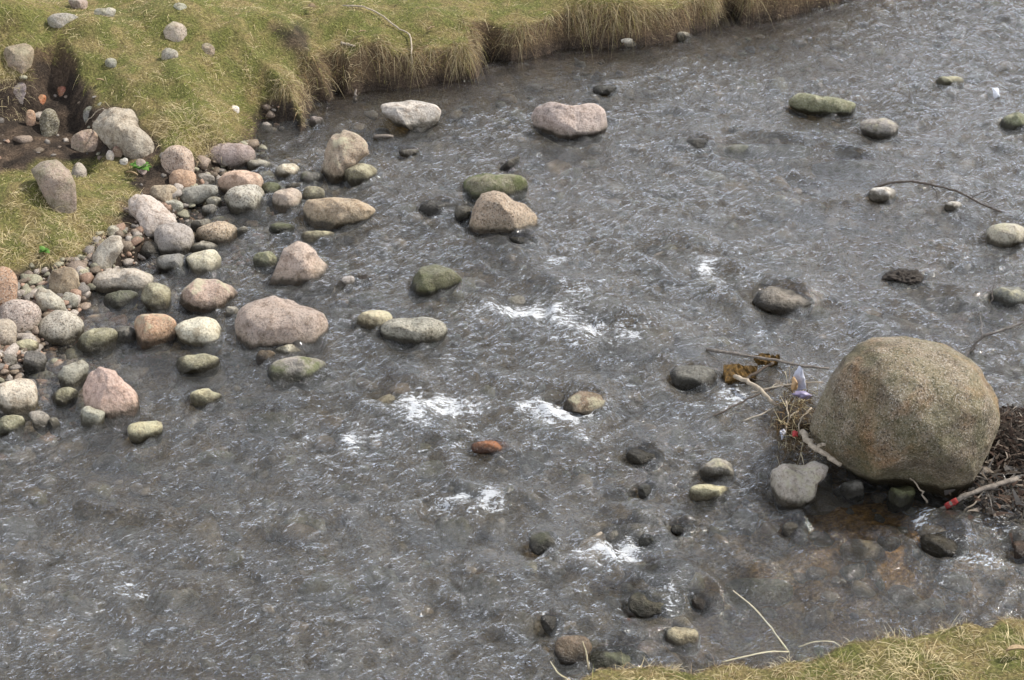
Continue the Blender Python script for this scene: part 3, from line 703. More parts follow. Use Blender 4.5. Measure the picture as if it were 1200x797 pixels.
# small shore gravel between the stones and in the hollow
N = 17000
pxs = np.stack([rng.uniform(-60, 330, N), rng.uniform(80, 540, N)], 1)
pts = np.array([at(a, b, .06) for a, b in pxs]); x, y = pts[:, 0], pts[:, 1]; z = tz(x, y)
sm = soil_mask(x, y, np.maximum(z, 0))
ok = (sm > .5) & (z > -.15) & (rng.random(N) < np.where(z > .12, .045, .75)); x, y, z = x[ok], y[ok], z[ok]
sz = np.minimum(rng.lognormal(math.log(.017), .6, len(x)), .06)
pal2 = np.array([(.32, .29, .26), (.25, .2, .16), (.38, .34, .3), (.18, .165, .15), (.34, .23, .17), (.28, .27, .2), (.2, .16, .12)])
gravel('shore_gravel', np.stack([x, y, z + sz * .15], 1), sz, pal2[rng.integers(0, 7, len(x))] * rng.uniform(.6, 1.1, (len(x), 1)), GRAV)

# ------------------------------------------------------------------ water
FL = np.array([-.80, -.60])
def g2(x, y, px, py, rx, ry, z=0., tilt=0.):
    c = at(px, py, z); sc = (c - CAM) @ FW / F_PX
    dx, dy = x - c[0], y - c[1]
    a, b = rx * sc, ry * sc / .56
    if tilt: ct, st = math.cos(tilt), math.sin(tilt); dx, dy = dx * ct + dy * st, -dx * st + dy * ct
    return np.exp(-(dx / a) ** 2 - (dy / b) ** 2)

FOAM = [(620, 366, 50, 9, .85), (655, 378, 30, 10, .7), (590, 362, 20, 5, .6), (690, 388, 18, 12, .8), (735, 393, 20, 8, .75), (665, 405, 30, 10, .5), (652, 307, 9, 6, .7), (672, 348, 20, 6, .6),
    (505, 476, 42, 7, .95), (535, 480, 30, 5, .8), (492, 492, 16, 12, .8), (478, 508, 10, 8, .5), (450, 482, 26, 5, .6), (413, 520, 9, 9, .75), (445, 514, 10, 6, .7), (410, 530, 10, 7, .7),
    (650, 488, 28, 10, .95), (672, 492, 24, 8, .9), (640, 476, 24, 6, .7), (690, 516, 24, 5, .6), (620, 505, 30, 12, .4), (575, 512, 12, 5, .6), (545, 527, 26, 4, .5), (540, 590, 40, 5, .75), (570, 593, 16, 6, .85), (490, 594, 20, 5, .45),
    (712, 655, 30, 10, .8), (735, 648, 18, 10, .8), (690, 662, 20, 5, .6), (645, 668, 14, 6, .4), (152, 684, 10, 7, .6), (165, 698, 20, 3, .6), (70, 738, 10, 8, .55), (830, 318, 9, 9, .85), (822, 308, 8, 5, .7), (842, 332, 9, 9, .6), (876, 330, 9, 4, .6), (835, 350, 8, 10, .45),
    (862, 468, 14, 8, .8), (840, 478, 20, 8, .5), (890, 396, 6, 5, .7), (785, 712, 16, 6, .65), (770, 706, 20, 5, .5), (1122, 642, 20, 7, .6), (1155, 662, 28, 8, .6), (1178, 596, 22, 14, .65), (1170, 620, 20, 10, .55), (1081, 612, 8, 10, .6), (1090, 635, 18, 5, .65), (1100, 680, 14, 8, .4),
    (722, 103, 13, 7, .5), (718, 242, 10, 7, .5), (690, 262, 12, 5, .4), (560, 342, 18, 5, .3), (345, 528, 12, 10, .4), (380, 538, 14, 3, .5), (290, 600, 20, 4, .4), (305, 612, 14, 3, .45), (735, 173, 26, 2, .5), (545, 315, 14, 4, .3), (800, 470, 14, 8, .35), (635, 700, 8, 8, .4), (30, 528, 24, 6, .35), (640, 455, 30, 4, .3), (370, 470, 16, 5, .3)]
BULGE = [(q[0], q[1], q[2], q[3], .02) for q in WASHED] + [(665, 336, 70, 16, .045), (735, 372, 50, 18, .05), (487, 447, 50, 20, .05), (805, 282, 48, 15, .045), (855, 312, 24, 10, .03), (905, 160, 60, 9, .03), (1000, 178, 60, 9, .03), (316, 474, 32, 14, .02), (570, 665, 40, 22, .03), (1120, 342, 45, 9, .03), (205, 685, 40, 12, .03), (750, 608, 52, 14, .04), (890, 672, 45, 16, .03), (600, 450, 80, 12, .03), (560, 580, 60, 10, .035), (690, 465, 36, 18, .02), (920, 335, 46, 20, .02), (770, 690, 60, 18, .03), (350, 600, 60, 10, .02), (120, 600, 70, 9, .025), (1120, 620, 50, 16, .03), (610, 300, 34, 14, .02)]

WX, WY = graded(-5.6, 5.6, .015, .015, 40.), graded(4.2, 15.6, .011, .02, 40.)
wx, wy = np.meshgrid(WX, WY); x, y = wx.ravel(), wy.ravel()
wpx, wpy, _ = proj(np.stack([x, y, np.zeros_like(x)], 1))
far = (np.abs(x) > 5.7) | (y > 15.7) | (y < 4.1)
calm = np.zeros_like(x)
for a in [(60, 400, 130, 70), (140, 380, 100, 40), (190, 435, 110, 25), (70, 470, 70, 40), (250, 275, 40, 25), (290, 262, 30, 14)]: calm = np.maximum(calm, g2(x, y, *a))
for a in [(1022, 602, 72, 36), (470, 108, 110, 8), (690, 66, 90, 8)]: calm = np.maximum(calm, (.95 if a[0] > 900 else .5) * g2(x, y, *a))
al, ac = x * FL[0] + y * FL[1], -x * FL[1] + y * FL[0]
warp = n2(x, y, 1.1, 77, 2) * .5
big = n2(al * .6 + warp, ac, 2.2, 70, 2)
mid = fbm(np.stack([al + warp * .6, ac * .8 + warp * .4, np.zeros_like(x)], 1) * 6.5, 71, 3, .55, ridged=True)
sml = fbm(np.stack([al * .7, ac, np.zeros_like(x)], 1) * 21., 75, 3, .55, ridged=True)
act = .78 + .7 * sstep(-.1, .5, n2(x, y, .55, 79, 2) + .32)
for q in FOAM: act = act + .45 * g2(x, y, q[0], q[1], q[2] * 2., q[3] * 2.2)
amp = act * (1 - .88 * calm)
wv = n2(x, y, 1.7, 170, 2)
med = fbm(np.stack([x + wv * .35, y - wv * .3, np.zeros_like(x)], 1) * 4.6, 171, 2)
med2 = fbm(np.stack([al + wv * .3, ac * .85 + wv * .2, np.zeros_like(x)], 1) * 10.5, 174, 2)
iso = fbm(np.stack([al * .7 + med * .05, ac, np.zeros_like(x)], 1) * 27., 176, 2)
rough_ = .22 + 1.3 * sstep(-.2, .28, n2(al * .6, ac, 1.3, 178, 3))
strk = fbm(np.stack([al * 1.7 + wv * .5, ac * 9. + wv * 2., np.zeros_like(x)], 1), 181, 3, .5, ridged=True)
hb = np.zeros_like(x); bm = np.zeros_like(x)
for bx, by, rx, ry, a in BULGE:
    a *= 1.7
    c = at(bx, by); sc = (c - CAM) @ FW / F_PX
    ra, rb = rx * sc, ry * sc / .56; rm = max(ra, rb)
    X, Y = x - c[0], y - c[1]
    l_ = X * FL[0] + Y * FL[1]
    push = np.clip(l_, 0, 9) * 1.1                       # steeper on the downstream side
    X2, Y2 = X + push * FL[0], Y + push * FL[1]
    g = np.exp(-((X2 / ra) ** 2 + (Y2 / rb) ** 2) ** 1.3)
    hb += a * g; bm = np.maximum(bm, g)
    t_ = (l_ - rm * .95) / (.32 * rm); w_ = (-X * FL[1] + Y * FL[0]) / (.8 * rm)
    hb -= a * .75 * np.exp(-t_ ** 2 - w_ ** 2)
    t_ = (l_ - rm * 1.6) / (.3 * rm); hb += a * .45 * np.exp(-t_ ** 2 - w_ ** 2 * .7)
amp = amp * (1 - .6 * bm)
h = hb + big * .030 * (1 - .8 * calm) + (med * .030 + med2 * .017 + strk * .013) * amp + mid * .0055 * amp * rough_ + (sml * .0016 + iso * .0023) * amp * rough_
foam = np.zeros_like(x)
for q in FOAM: foam = np.maximum(foam, min(1.1, q[4] * 1.06) * g2(x, y, q[0], q[1], q[2] * 1.75 + 5, q[3] * 1.9 + 2.5))
foam = np.maximum(foam, np.clip((mid - .33) * 1.6, 0, .34) * sstep(.9, 1.5, act) * (1 - calm))
for cx, cy, r in ROCKS:
    if tz(cx, cy)[0] > .03: continue
    dx, dy = x - cx, y - cy; d = np.hypot(dx, dy); near = d < r * 5 + .4
    if not near.any(): continue
    dd = d[near]; a_ = (dx[near] * FL[0] + dy[near] * FL[1]) / (dd + 1e-6); c_ = np.abs(-dx[near] * FL[1] + dy[near] * FL[0]); l_ = dx[near] * FL[0] + dy[near] * FL[1]
    e = (dd - r) / (.25 * r + .03); cal = 1 - .85 * calm[near]
    h[near] += cal * (.026 * np.exp(-e ** 2) * np.clip(-a_, 0, 1) - .016 * np.exp(-e ** 2) * np.clip(a_, 0, 1))
    wake = np.exp(-((c_ - r - l_ * .32) / (.03 + .1 * r)) ** 2) * sstep(-.5 * r, .3 * r, l_) * np.exp(-np.clip(l_, 0, 9) / (2.5 * r + .1))
    h[near] += cal * .022 * wake * (1 + .4 * np.sin(l_ * 60))
    foam[near] = np.maximum(foam[near], np.clip(cal - .6, 0, 1) * 1.05 * np.exp(-((dd - r) / .05) ** 2) * sstep(.9, 1.3, act[near]) * np.clip(a_ + .3, 0, 1) * (r > .12))
fn = n2(x, y, 16., 90, 4); fn2 = n2(al * .5, ac, 30., 91, 3)
foam = np.clip(foam, 0, 1)
h += foam * (.012 * fn + .007 * fn2)
h = np.where(far, 0, h)
# the surface dips slightly towards the shore so that it meets the ground inside it
V = np.stack([x, y, h], 1)
bedz = tz(x, y)
for (sx, sy, ra, rb, top) in DROWNED:
    d_ = np.sqrt(((x - sx) / ra) ** 2 + ((y - sy) / rb) ** 2)
    bedz = np.maximum(bedz, np.where(d_ < 1.25, top - .12 * np.clip(d_, 0, 2) ** 3, -9))
turbid = 1 - np.exp(-np.clip(h - bedz, 0, 2) / .19)
cols = np.stack([foam, np.clip(amp * .5 * (.45 + .55 * rough_), 0, 1), turbid], 1)

m, nt, out = new_mat('stream_water'); s = NT(nt)
at_ = nt.nodes.new('ShaderNodeAttribute'); at_.attribute_name = 'Col'
sep = nt.nodes.new('ShaderNodeSeparateColor'); nt.links.new(at_.outputs['Color'], sep.inputs[0])
ge = nt.nodes.new('ShaderNodeNewGeometry'); pos = ge.outputs['Position']
flowv = nt.nodes.new('ShaderNodeMapping'); flowv.inputs['Rotation'].default_value = (0, 0, math.atan2(FL[1], -FL[0])); flowv.inputs['Scale'].default_value = (1.05, .9, 1)
nt.links.new(pos, flowv.inputs[0]); fv = flowv.outputs[0]
r1 = s.noise(fv, 34, 5, .62, .5); r2 = s.noise(pos, 75, 3, .6, .3); r3 = s.noise(pos, 150, 2, .5)
fmp = nt.nodes.new('ShaderNodeMapping'); fmp.inputs['Rotation'].default_value = (0, 0, math.atan2(FL[1], -FL[0])); fmp.inputs['Scale'].default_value = (.38, 1.35, 1)
nt.links.new(pos, fmp.inputs[0]); n1 = s.noise(fmp.outputs[0], 36, 6, .72, .9); n2_ = s.noise(pos, 100, 4, .7); n0 = s.noise(pos, 11, 3, .6, .4)
rid = s.math('ABSOLUTE', s.math('SUBTRACT', r1, .5))
hgt = s.math('ADD', s.math('ADD', s.math('MULTIPLY', r1, 1.), s.math('MULTIPLY', r2, .35)), s.math('SUBTRACT', s.math('MULTIPLY', r3, .10), s.math('MULTIPLY', rid, .9)))
hgt = s.math('MULTIPLY', hgt, s.map(sep.outputs[1], 0., .8, .22, 1.15, False))
nrm = s.bump(hgt, 1., WATER_BUMP)
fr = nt.nodes.new('ShaderNodeFresnel'); fr.inputs['IOR'].default_value = 1.54; nt.links.new(nrm, fr.inputs['Normal'])
tr = nt.nodes.new('ShaderNodeBsdfTransparent'); s.put(tr.inputs['Color'], s.mix(sep.outputs[2], (.95, .94, .90), (.76, .72, .58)))
gl = nt.nodes.new('ShaderNodeBsdfGlossy'); gl.inputs['Roughness'].default_value = .085; gl.inputs['Color'].default_value = (1, 1, 1, 1); nt.links.new(nrm, gl.inputs['Normal'])
df = nt.nodes.new('ShaderNodeBsdfDiffuse'); s.put(df.inputs['Color'], s.mix(s.math('MULTIPLY', s.math('MULTIPLY', sep.outputs[0], .8), s.map(n1, .3, .65)), s.mix(s.map(s.noise(pos, 1.3, 4, .6), .35, .65), (.095, .093, .08), (.16, .157, .143)), (.50, .52, .54))); nt.links.new(nrm, df.inputs['Normal'])
body = nt.nodes.new('ShaderNodeMixShader'); s.put(body.inputs[0], s.math('ADD', s.math('MULTIPLY', sep.outputs[2], MURK), s.math('MULTIPLY', sep.outputs[0], .2), clamp=True)); nt.links.new(tr.outputs[0], body.inputs[1]); nt.links.new(df.outputs[0], body.inputs[2])
mx = nt.nodes.new('ShaderNodeMixShader'); nt.links.new(fr.outputs[0], mx.inputs[0]); nt.links.new(body.outputs[0], mx.inputs[1]); nt.links.new(gl.outputs[0], mx.inputs[2])
fm = s.math('ADD', sep.outputs[0], s.math('ADD', s.math('MULTIPLY', s.math('SUBTRACT', n0, .5), 1.1), s.math('ADD', s.math('MULTIPLY', s.math('SUBTRACT', n1, .5), 2.6), s.math('MULTIPLY', s.math('SUBTRACT', n2_, .5), 1.3))))
fmask = s.math('MULTIPLY', s.map(fm, .66, .98), s.map(sep.outputs[0], .03, .35))
fd = nt.nodes.new('ShaderNodeBsdfDiffuse'); fd.inputs['Color'].default_value = (.74, .76, .78, 1); nt.links.new(s.bump(n2_, .8, .02), fd.inputs['Normal'])
mf = nt.nodes.new('ShaderNodeMixShader'); s.put(mf.inputs[0], s.math('MULTIPLY', fmask, .70)); nt.links.new(mx.outputs[0], mf.inputs[1]); nt.links.new(fd.outputs[0], mf.inputs[2])
nt.links.new(mf.outputs[0], out.inputs[0])
tag(link('stream_water', V, grid_faces(len(WX), len(WY)), m, True, cols), kind='structure')

# ------------------------------------------------------------------ grass
m, nt, out = new_mat('grass_blades'); s = NT(nt)
at_ = nt.nodes.new('ShaderNodeAttribute'); at_.attribute_name = 'Col'
d = nt.nodes.new('ShaderNodeBsdfDiffuse'); t = nt.nodes.new('ShaderNodeBsdfTranslucent'); mx = nt.nodes.new('ShaderNodeMixShader'); mx.inputs[0].default_value = .3
for k in (d, t): nt.links.new(at_.outputs['Color'], k.inputs[0])
nt.links.new(d.outputs[0], mx.inputs[1]); nt.links.new(t.outputs[0], mx.inputs[2]); nt.links.new(mx.outputs[0], out.inputs[0])
GRASS = m

def blades(name, base, direc, length, width, droop, cols, segs=2, kind='stuff'):
    """ribbons that start along direc and bend down by droop"""
    n = len(base); K = segs + 1
    side = np.cross(direc, rng.normal(0, 1, (n, 3))); side /= np.linalg.norm(side, axis=1)[:, None] + 1e-9
    V = np.zeros((n, K * 2, 3), np.float32); Cc = np.zeros((n, K * 2, 3), np.float32)
    for k in range(K):
        t = k / segs
        p = base + direc * (length * t)[:, None]
        p[:, 2] -= droop * length * t * t
        w = width * (1 - .82 * t)
        V[:, 2 * k] = p - side * w[:, None] * .5; V[:, 2 * k + 1] = p + side * w[:, None] * .5
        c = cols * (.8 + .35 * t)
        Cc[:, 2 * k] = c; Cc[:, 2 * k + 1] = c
    b = (np.arange(n) * 2 * K)[:, None]
    F = np.concatenate([b + np.array([[2 * k, 2 * k + 1, 2 * k + 3, 2 * k + 2]]) for k in range(segs)], 1).reshape(-1, 4)
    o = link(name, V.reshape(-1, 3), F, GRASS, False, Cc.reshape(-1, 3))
    return tag(o, kind=kind)

GREEN, OLIVE, STRAW, BROWN = np.array((.27, .29, .075)), np.array((.43, .385, .15)), np.array((.74, .62, .38)), np.array((.42, .29, .16))
def turf_cols(x, y, bias=0.):
    lip = .75 * sstep(.24, .08, sdist(x, y, FARB)) * sstep(-1.75, -1.3, x)
    g = 1.25 * n2(x, y, 1.9, 31, 4) + .6 * n2(x, y, 10., 33, 3) + bias + lip * .42
    r = rng.random(len(x)); v = rng.random(len(x))
    pg = np.clip(.52 - g * 1.7, .05, .92)
    c = np.where((r < pg)[:, None], np.where((v < .55)[:, None], GREEN, OLIVE), np.where((v < .62)[:, None], STRAW, np.where((v < .8 - .18 * lip)[:, None], OLIVE, BROWN)))
    c = c * (1 - .28 * lip)[:, None]
    return c * rng.uniform(.7, 1.25, (len(x), 1))


def turf(name, n, xr, yr, keep, len_, wid, bias=0.):
    x = rng.uniform(*xr, n); y = rng.uniform(*yr, n); z = tz(x, y)
    clump = n2(x, y, 12., 35, 3)
    ok = (z > .035) & keep(x, y, z) & (rng.random(n) < .62 + clump * 1.2); x, y, z, clump = x[ok], y[ok], z[ok], clump[ok]
    sm = soil_mask(x, y, z); ok = rng.random(len(x)) > sm * 1.02; x, y, z, clump = x[ok], y[ok], z[ok], clump[ok]
    zx, zy = grad(x, y)
    k = len(x); fa = n2(x, y, 7., 37, 2) * 6.28 + rng.normal(0, 1.5, k)
    lean = rng.uniform(.5, 2.8, k)
    dr = np.stack([np.cos(fa) * lean - zx * .9, np.sin(fa) * lean - zy * .9, np.full(k, .75)], 1)
    steep = np.hypot(zx, zy) > .9
    cut = ~((np.hypot(zx, zy) > 1.5) & (rng.random(k) < .88)); x, y, z, zx, zy, clump, fa, lean, dr, steep = [q[cut] for q in (x, y, z, zx, zy, clump, fa, lean, dr, steep)]; k = len(x)
    dr /= np.linalg.norm(dr, axis=1)[:, None]
    L = rng.lognormal(math.log(len_), .4, k) * np.clip(1 + clump * 1.8, .35, 2) * np.where(steep, 1.25, 1)
    blades(name, np.stack([x, y, z - .004], 1), dr, L, rng.uniform(.7, 1.4, k) * wid, rng.uniform(.1, .8, k), turf_cols(x, y, bias))
    return k

nearside = lambda x, y, z: y < 7.2 - .0 * x
farside = lambda x, y, z: (y >= 7.2) | (x < -1.5)
vis = lambda x, y, z: proj(np.stack([x, y, z], 1))[1] > -110
k1 = turf('bank_grass', 900000, (-5.6, 4.2), (7.2, 16.), lambda x, y, z: farside(x, y, z) & vis(x, y, z) & (proj(np.stack([x, y, z], 1))[0] > -130), .025, .0032)
k2 = turf('near_bank_grass', 190000, (-.3, 4.2), (4.3, 6.8), lambda x, y, z: (z > .05) & (sdist(x, y, NEARB) > 0), .032, .0026, -.05)
# long dry grass hanging over the lip of the far bank
fl = np.array(W2([(1150, -30)] + far_line[:24])); seg = np.diff(fl, axis=0); sl = np.hypot(seg[:, 0], seg[:, 1])
N = 60000
si = rng.choice(len(seg), N, p=sl / sl.sum()); tt = rng.random(N); dn = np.stack([-seg[:, 1], seg[:, 0]], 1)[si] / sl[si][:, None]
q = fl[si] + seg[si] * tt[:, None] - dn * rng.uniform(-.05, .26, N)[:, None]
x, y = q[:, 0], q[:, 1]; z = tz(x, y); up_ = upland(x, y); s1 = sdist(x, y, FARB)
ok = (s1 > .0) & (z > .12) & (z > .5 * up_) & (rng.random(N) < np.where(s1 < .2, 1, .35)); x, y, z = x[ok], y[ok], z[ok]
sm = soil_mask(x, y, z); dens = n2(x, y, 5., 51, 3)
px, py, _ = proj(np.stack([x, y, z], 1))
ok = (sm < .5) & (rng.random(len(x)) < .42 + dens * 2.6) & (np.hypot(px - 336, py - 140) > 26) & (np.hypot(px - 374, py - 110) > 15); x, y, z = x[ok], y[ok], z[ok]
zx, zy = grad(x, y, .06); g = np.hypot(zx, zy) + 1e-6
ph = n2(x, y, 6., 55, 2) * 4. + rng.normal(0, .95, len(x)); ca, sa = np.cos(ph), np.sin(ph); ox, oy = -zx / g, -zy / g
dr = np.stack([ox * ca - oy * sa, ox * sa + oy * ca, rng.uniform(-.1, .9, len(x))], 1); dr /= np.linalg.norm(dr, axis=1)[:, None]
c = np.where((rng.random(len(x)) < .5)[:, None], STRAW * .72, np.where((rng.random(len(x)) < .6)[:, None], BROWN * .85, OLIVE * .85)) * rng.uniform(.4, 1.15, (len(x), 1))
blades('overhanging_dry_grass', np.stack([x, y, z], 1), dr, rng.lognormal(math.log(.085), .55, len(x)), rng.uniform(.0022, .0042, len(x)), rng.uniform(.7, 1.5, len(x)), c, 4)
# long straw on the near bank and pale tussocks on the far one
def tuft(name, spots, n, L, wid, colour, spread=.08):
    B, D, Ls, Cc = [], [], [], []
    for (px, py, r) in spots:
        c = on_ground(px, py); k = int(n * r)
        a = rng.uniform(0, 6.28, k); q = rng.uniform(0, 1, k) ** .6 * spread * r
        xx, yy = c[0] + np.cos(a) * q, c[1] + np.sin(a) * q
        B.append(np.stack([xx, yy, np.maximum(tz(xx, yy), 0)], 1)); a2 = a + rng.normal(0, .8, k); le = rng.uniform(.3, 1.4, k)
        d = np.stack([np.cos(a2) * le, np.sin(a2) * le - .3, np.full(k, .8)], 1); D.append(d / np.linalg.norm(d, axis=1)[:, None])
        keep_ = B[-1][:, 2] > .07; B[-1] = B[-1][keep_]; D[-1] = D[-1][keep_]; k = int(keep_.sum()); Ls.append(rng.uniform(.5, 1.2, k) * L * min(r, 1.4)); Cc.append(colour * rng.uniform(.65, 1.2, (k, 1)))
    B, D, Ls, Cc = np.vstack(B), np.vstack(D), np.concatenate(Ls), np.vstack(Cc)
    return blades(name, B, D, Ls, rng.uniform(.8, 1.3, len(B)) * wid, rng.uniform(.3, 1.1, len(B)), Cc, 4)
tuft('pale_dry_grass', [(215, 150, 1.5), (240, 165, 1.3), (225, 170, 1.2), (260, 158, .9), (200, 160, 1.), (10, 80, 1.2), (5, 110, 1.2), (150, 240, 1), (100, 285, 1.2), (60, 292, 1.3), (20, 290, 1.2), (400, 90, 1.1), (352, 108, 1.3), (362, 118, 1.2), (85, 265, 1), (120, 262, 1), (40, 240, 1)], 120, .11, .003, STRAW * .9, .13)
x = np.concatenate([rng.uniform(-5., 4., 15000), rng.uniform(0, 3.6, 2600)]); y = np.concatenate([rng.uniform(8., 15.6, 15000), rng.uniform(4.9, 6.6, 2600)]); z = tz(x, y)
px, py, _ = proj(np.stack([x, y, z], 1)); ok = (z > .06) & (soil_mask(x, y, z) < .5) & (px > -80) & (px < 1260) & (py > -60) & (rng.random(len(x)) < .45 + 1.6 * n2(x, y, 2.2, 131, 3)); x, y, z = x[ok], y[ok], z[ok]
a = rng.uniform(0, 6.28, len(x)); zx, zy = grad(x, y)
d = np.stack([np.cos(a), np.sin(a), np.cos(a) * zx + np.sin(a) * zy + rng.uniform(.05, .5, len(x))], 1); d /= np.linalg.norm(d, axis=1)[:, None]
blades('loose_straw', np.stack([x, y, z + .012], 1), d, rng.lognormal(math.log(.075), .45, len(x)), rng.uniform(.002, .0042, len(x)), rng.uniform(.2, .6, len(x)), STRAW * rng.uniform(.7, 1.25, (len(x), 1)), 3)
tuft('near_bank_straw', [(900, 770, 1), (690, 780, 1.2), (960, 758, .8), (1040, 790, 1.2), (1080, 780, 1.2), (1000, 790, 1), (1195, 765, 1), (780, 775, .7), (860, 775, .6), (1120, 735, .6), (1150, 730, .5), (760, 785, 1.), (930, 785, .8)], 110, .10, .0026, STRAW * 1.1, .12)

# ------------------------------------------------------------------ sticks, litter, weeds
def wood(name, col, dark=.5):
    m, nt, out = new_mat(name); s = NT(nt)
    tc = nt.nodes.new('ShaderNodeNewGeometry')
    f = s.noise(tc.outputs['Position'], 55, 5, .7); c = s.mix(s.map(f, .35, .7), tuple(v * dark for v in col), col)
    nt.links.new(s.principled(c, .8, s.bump(f, .6, .006), .25), out.inputs[0]); return m
WD = wood('dark_bark', (.11, .085, .065)); WP = wood('bleached_wood', (.44, .37, .28), .6); WG_ = wood('grey_bark', (.24, .205, .17)); WS = wood('straw_stem', (.58, .5, .33), .75); WO = wood('waterlogged_wood', (.15, .085, .02), .25)
WR = wood('red_painted_bark', (.36, .045, .04), .5); WL = wood('dry_leaf', (.40, .29, .17), .6); WK = wood('rotting_leaf', (.045, .036, .028), .5); WV = wood('green_leaf', (.085, .19, .03), .7)

def pl(l, z=None):
    return [at(a, b, c) for a, b, c in l]
def stick(name, path, r0, r1, mat, label=None, cat='twig', group=None, parent=None, jit=.003, seed=3):
    P = np.array(path); rad = np.linspace(r0, r1, len(P))
    loc = np.array([0, 0, 0.]) if parent else P[0]
    base = P[0] if not parent else np.array(parent.location)
    V, Fc = tube_geo(P - base, rad, 7, jit, 4, seed)
    o = link(name, V, Fc, mat, True, parent=parent, loc=None if parent else P[0])
    return tag(o, label, cat, group) if label else o
# arched branch at the far right
b = stick('branch', pl([(1012, 230, -.02), (1032, 217, .04), (1060, 213, .08), (1092, 217, .10), (1120, 224, .09), (1145, 236, .06), (1168, 246, .03), (1192, 257, -.02)]), .009, .006, WD, 'dark arched branch over the two cream white stones in the stream', 'branch')
for k, q in enumerate([[(1092, 217, .10), (1098, 228, .05), (1099, 240, -.01)], [(1138, 233, .065), (1150, 226, .09), (1164, 222, .11)], [(1150, 239, .05), (1162, 243, .05), (1176, 240, .07)], [(1050, 213, .07), (1042, 219, .04), (1036, 232, -.02)]]):
    stick('side_twig', pl(q), .004, .002, WD, parent=b, seed=10 + k)
b = stick('reed', pl([(1160, 366, -.05), (1162, 350, .03), (1165, 330, .13), (1169, 312, .22)]), .006, .002, WG_, 'thin grey dead stem standing upright by the white spotted green stone', 'stem')
stick('side_twig', pl([(1149, 366, -.03), (1147, 352, .05), (1150, 342, .09), (1163, 344, .06)]), .003, .002, WG_, parent=b)
b = stick('branch', pl([(1130, 424, -.03), (1139, 408, .03), (1150, 396, .09), (1170, 389, .14), (1190, 382, .18), (1208, 375, .22)]), .011, .006, WG_, 'forked grey branch rising from the water behind the giant boulder', 'branch')
stick('side_twig', pl([(1150, 396, .09), (1150, 380, .14), (1148, 366, .18)]), .005, .002, WG_, parent=b)
stick('side_twig', pl([(1139, 408, .03), (1135, 396, .07), (1128, 388, .1)]), .004, .002, WG_, parent=b)
# sticks caught against the giant boulder
ST = 'drift sticks caught by the giant boulder'
stick('stick', pl([(828, 409, .03), (860, 414, .07), (900, 421, .10), (935, 428, .12), (972, 432, .14)]), .009, .007, WG_, 'long straight grey stick reaching to the giant boulder above the ochre board', 'stick', ST)
stick('stick', pl([(861, 441, .05), (874, 446, .09), (888, 455, .09), (900, 466, .07), (912, 476, .03)]), .013, .011, WP, 'thick pale stick with a cut end below the ochre board', 'stick', ST)
stick('stick', pl([(820, 495, -.01), (845, 483, .03), (870, 471, .06), (893, 461, .08), (915, 452, .1)]), .006, .005, WD, 'thin dark stick slanting down to the water left of the giant boulder', 'stick', ST)
stick('stick', pl([(880, 460, .07), (905, 454, .10), (930, 450, .13), (965, 448, .15)]), .006, .004, WP, 'thin pale stick lying behind the plastic scrap', 'stick', ST)
stick('stick', pl([(866, 494, .0), (890, 486, .03), (912, 475, .05)]), .005, .003, WP, 'short pale straw lowest of the drift sticks', 'stick', ST)
stick('stick', pl([(870, 447, .03), (885, 437, .06), (906, 425, .08)]), .010, .008, WD, 'brown stick lying across the ochre board', 'stick', ST)
b = stick('driftwood', pl([(940, 506, .2), (948, 518, .22), (957, 527, .22), (970, 534, .2), (985, 545, .16)]), .017, .013, WP, 'knotted bleached driftwood against the foot of the giant boulder', 'driftwood')
stick('side_twig', pl([(957, 527, .22), (961, 521, .25), (967, 521, .25)]), .011, .008, WP, parent=b)
b = stick('stick', pl([(1094, 602, -.01), (1108, 594, .05), (1122, 586, .09), (1145, 576, .12), (1170, 568, .13), (1192, 561, .12)]), .013, .014, WG_, 'grey stick with a red painted stretch right of the giant boulder', 'stick')
V, Fc = tube_geo(np.array(pl([(1108, 594, .05), (1115, 590, .07), (1122, 586, .09)])) - np.array(b.location), [.0145, .0165, .0150], 8, 0, 3); link('red_paint', V, Fc, WR, parent=b)
for k, q in enumerate([[(1124, 602, .02), (1140, 592, .06), (1152, 576, .11)], [(1120, 608, .01), (1136, 600, .04), (1150, 596, .05)]]): stick('side_twig', pl(q), .006, .004, WP, parent=b, seed=30 + k)
stick('twig', pl([(1086, 590, .0), (1080, 576, .06), (1072, 566, .10), (1066, 560, .13)]), .006, .003, WP, 'bare pale twig in front of the giant boulder foot', 'twig')
stick('twig', pl([(1114, 580, .02), (1100, 562, .12), (1090, 548, .2), (1084, 540, .24)]), .005, .003, WP, 'long thin pale twig leaning on the giant boulder front', 'twig')
stick('driftwood', pl([(862, 440, .02), (1, 1, 0)]) [:1] + pl([(880, 444, .03), (900, 447, .03)]), .004, .003, WD, 'short dark twig beside the thick pale stick', 'twig', ST).name = 'stick'
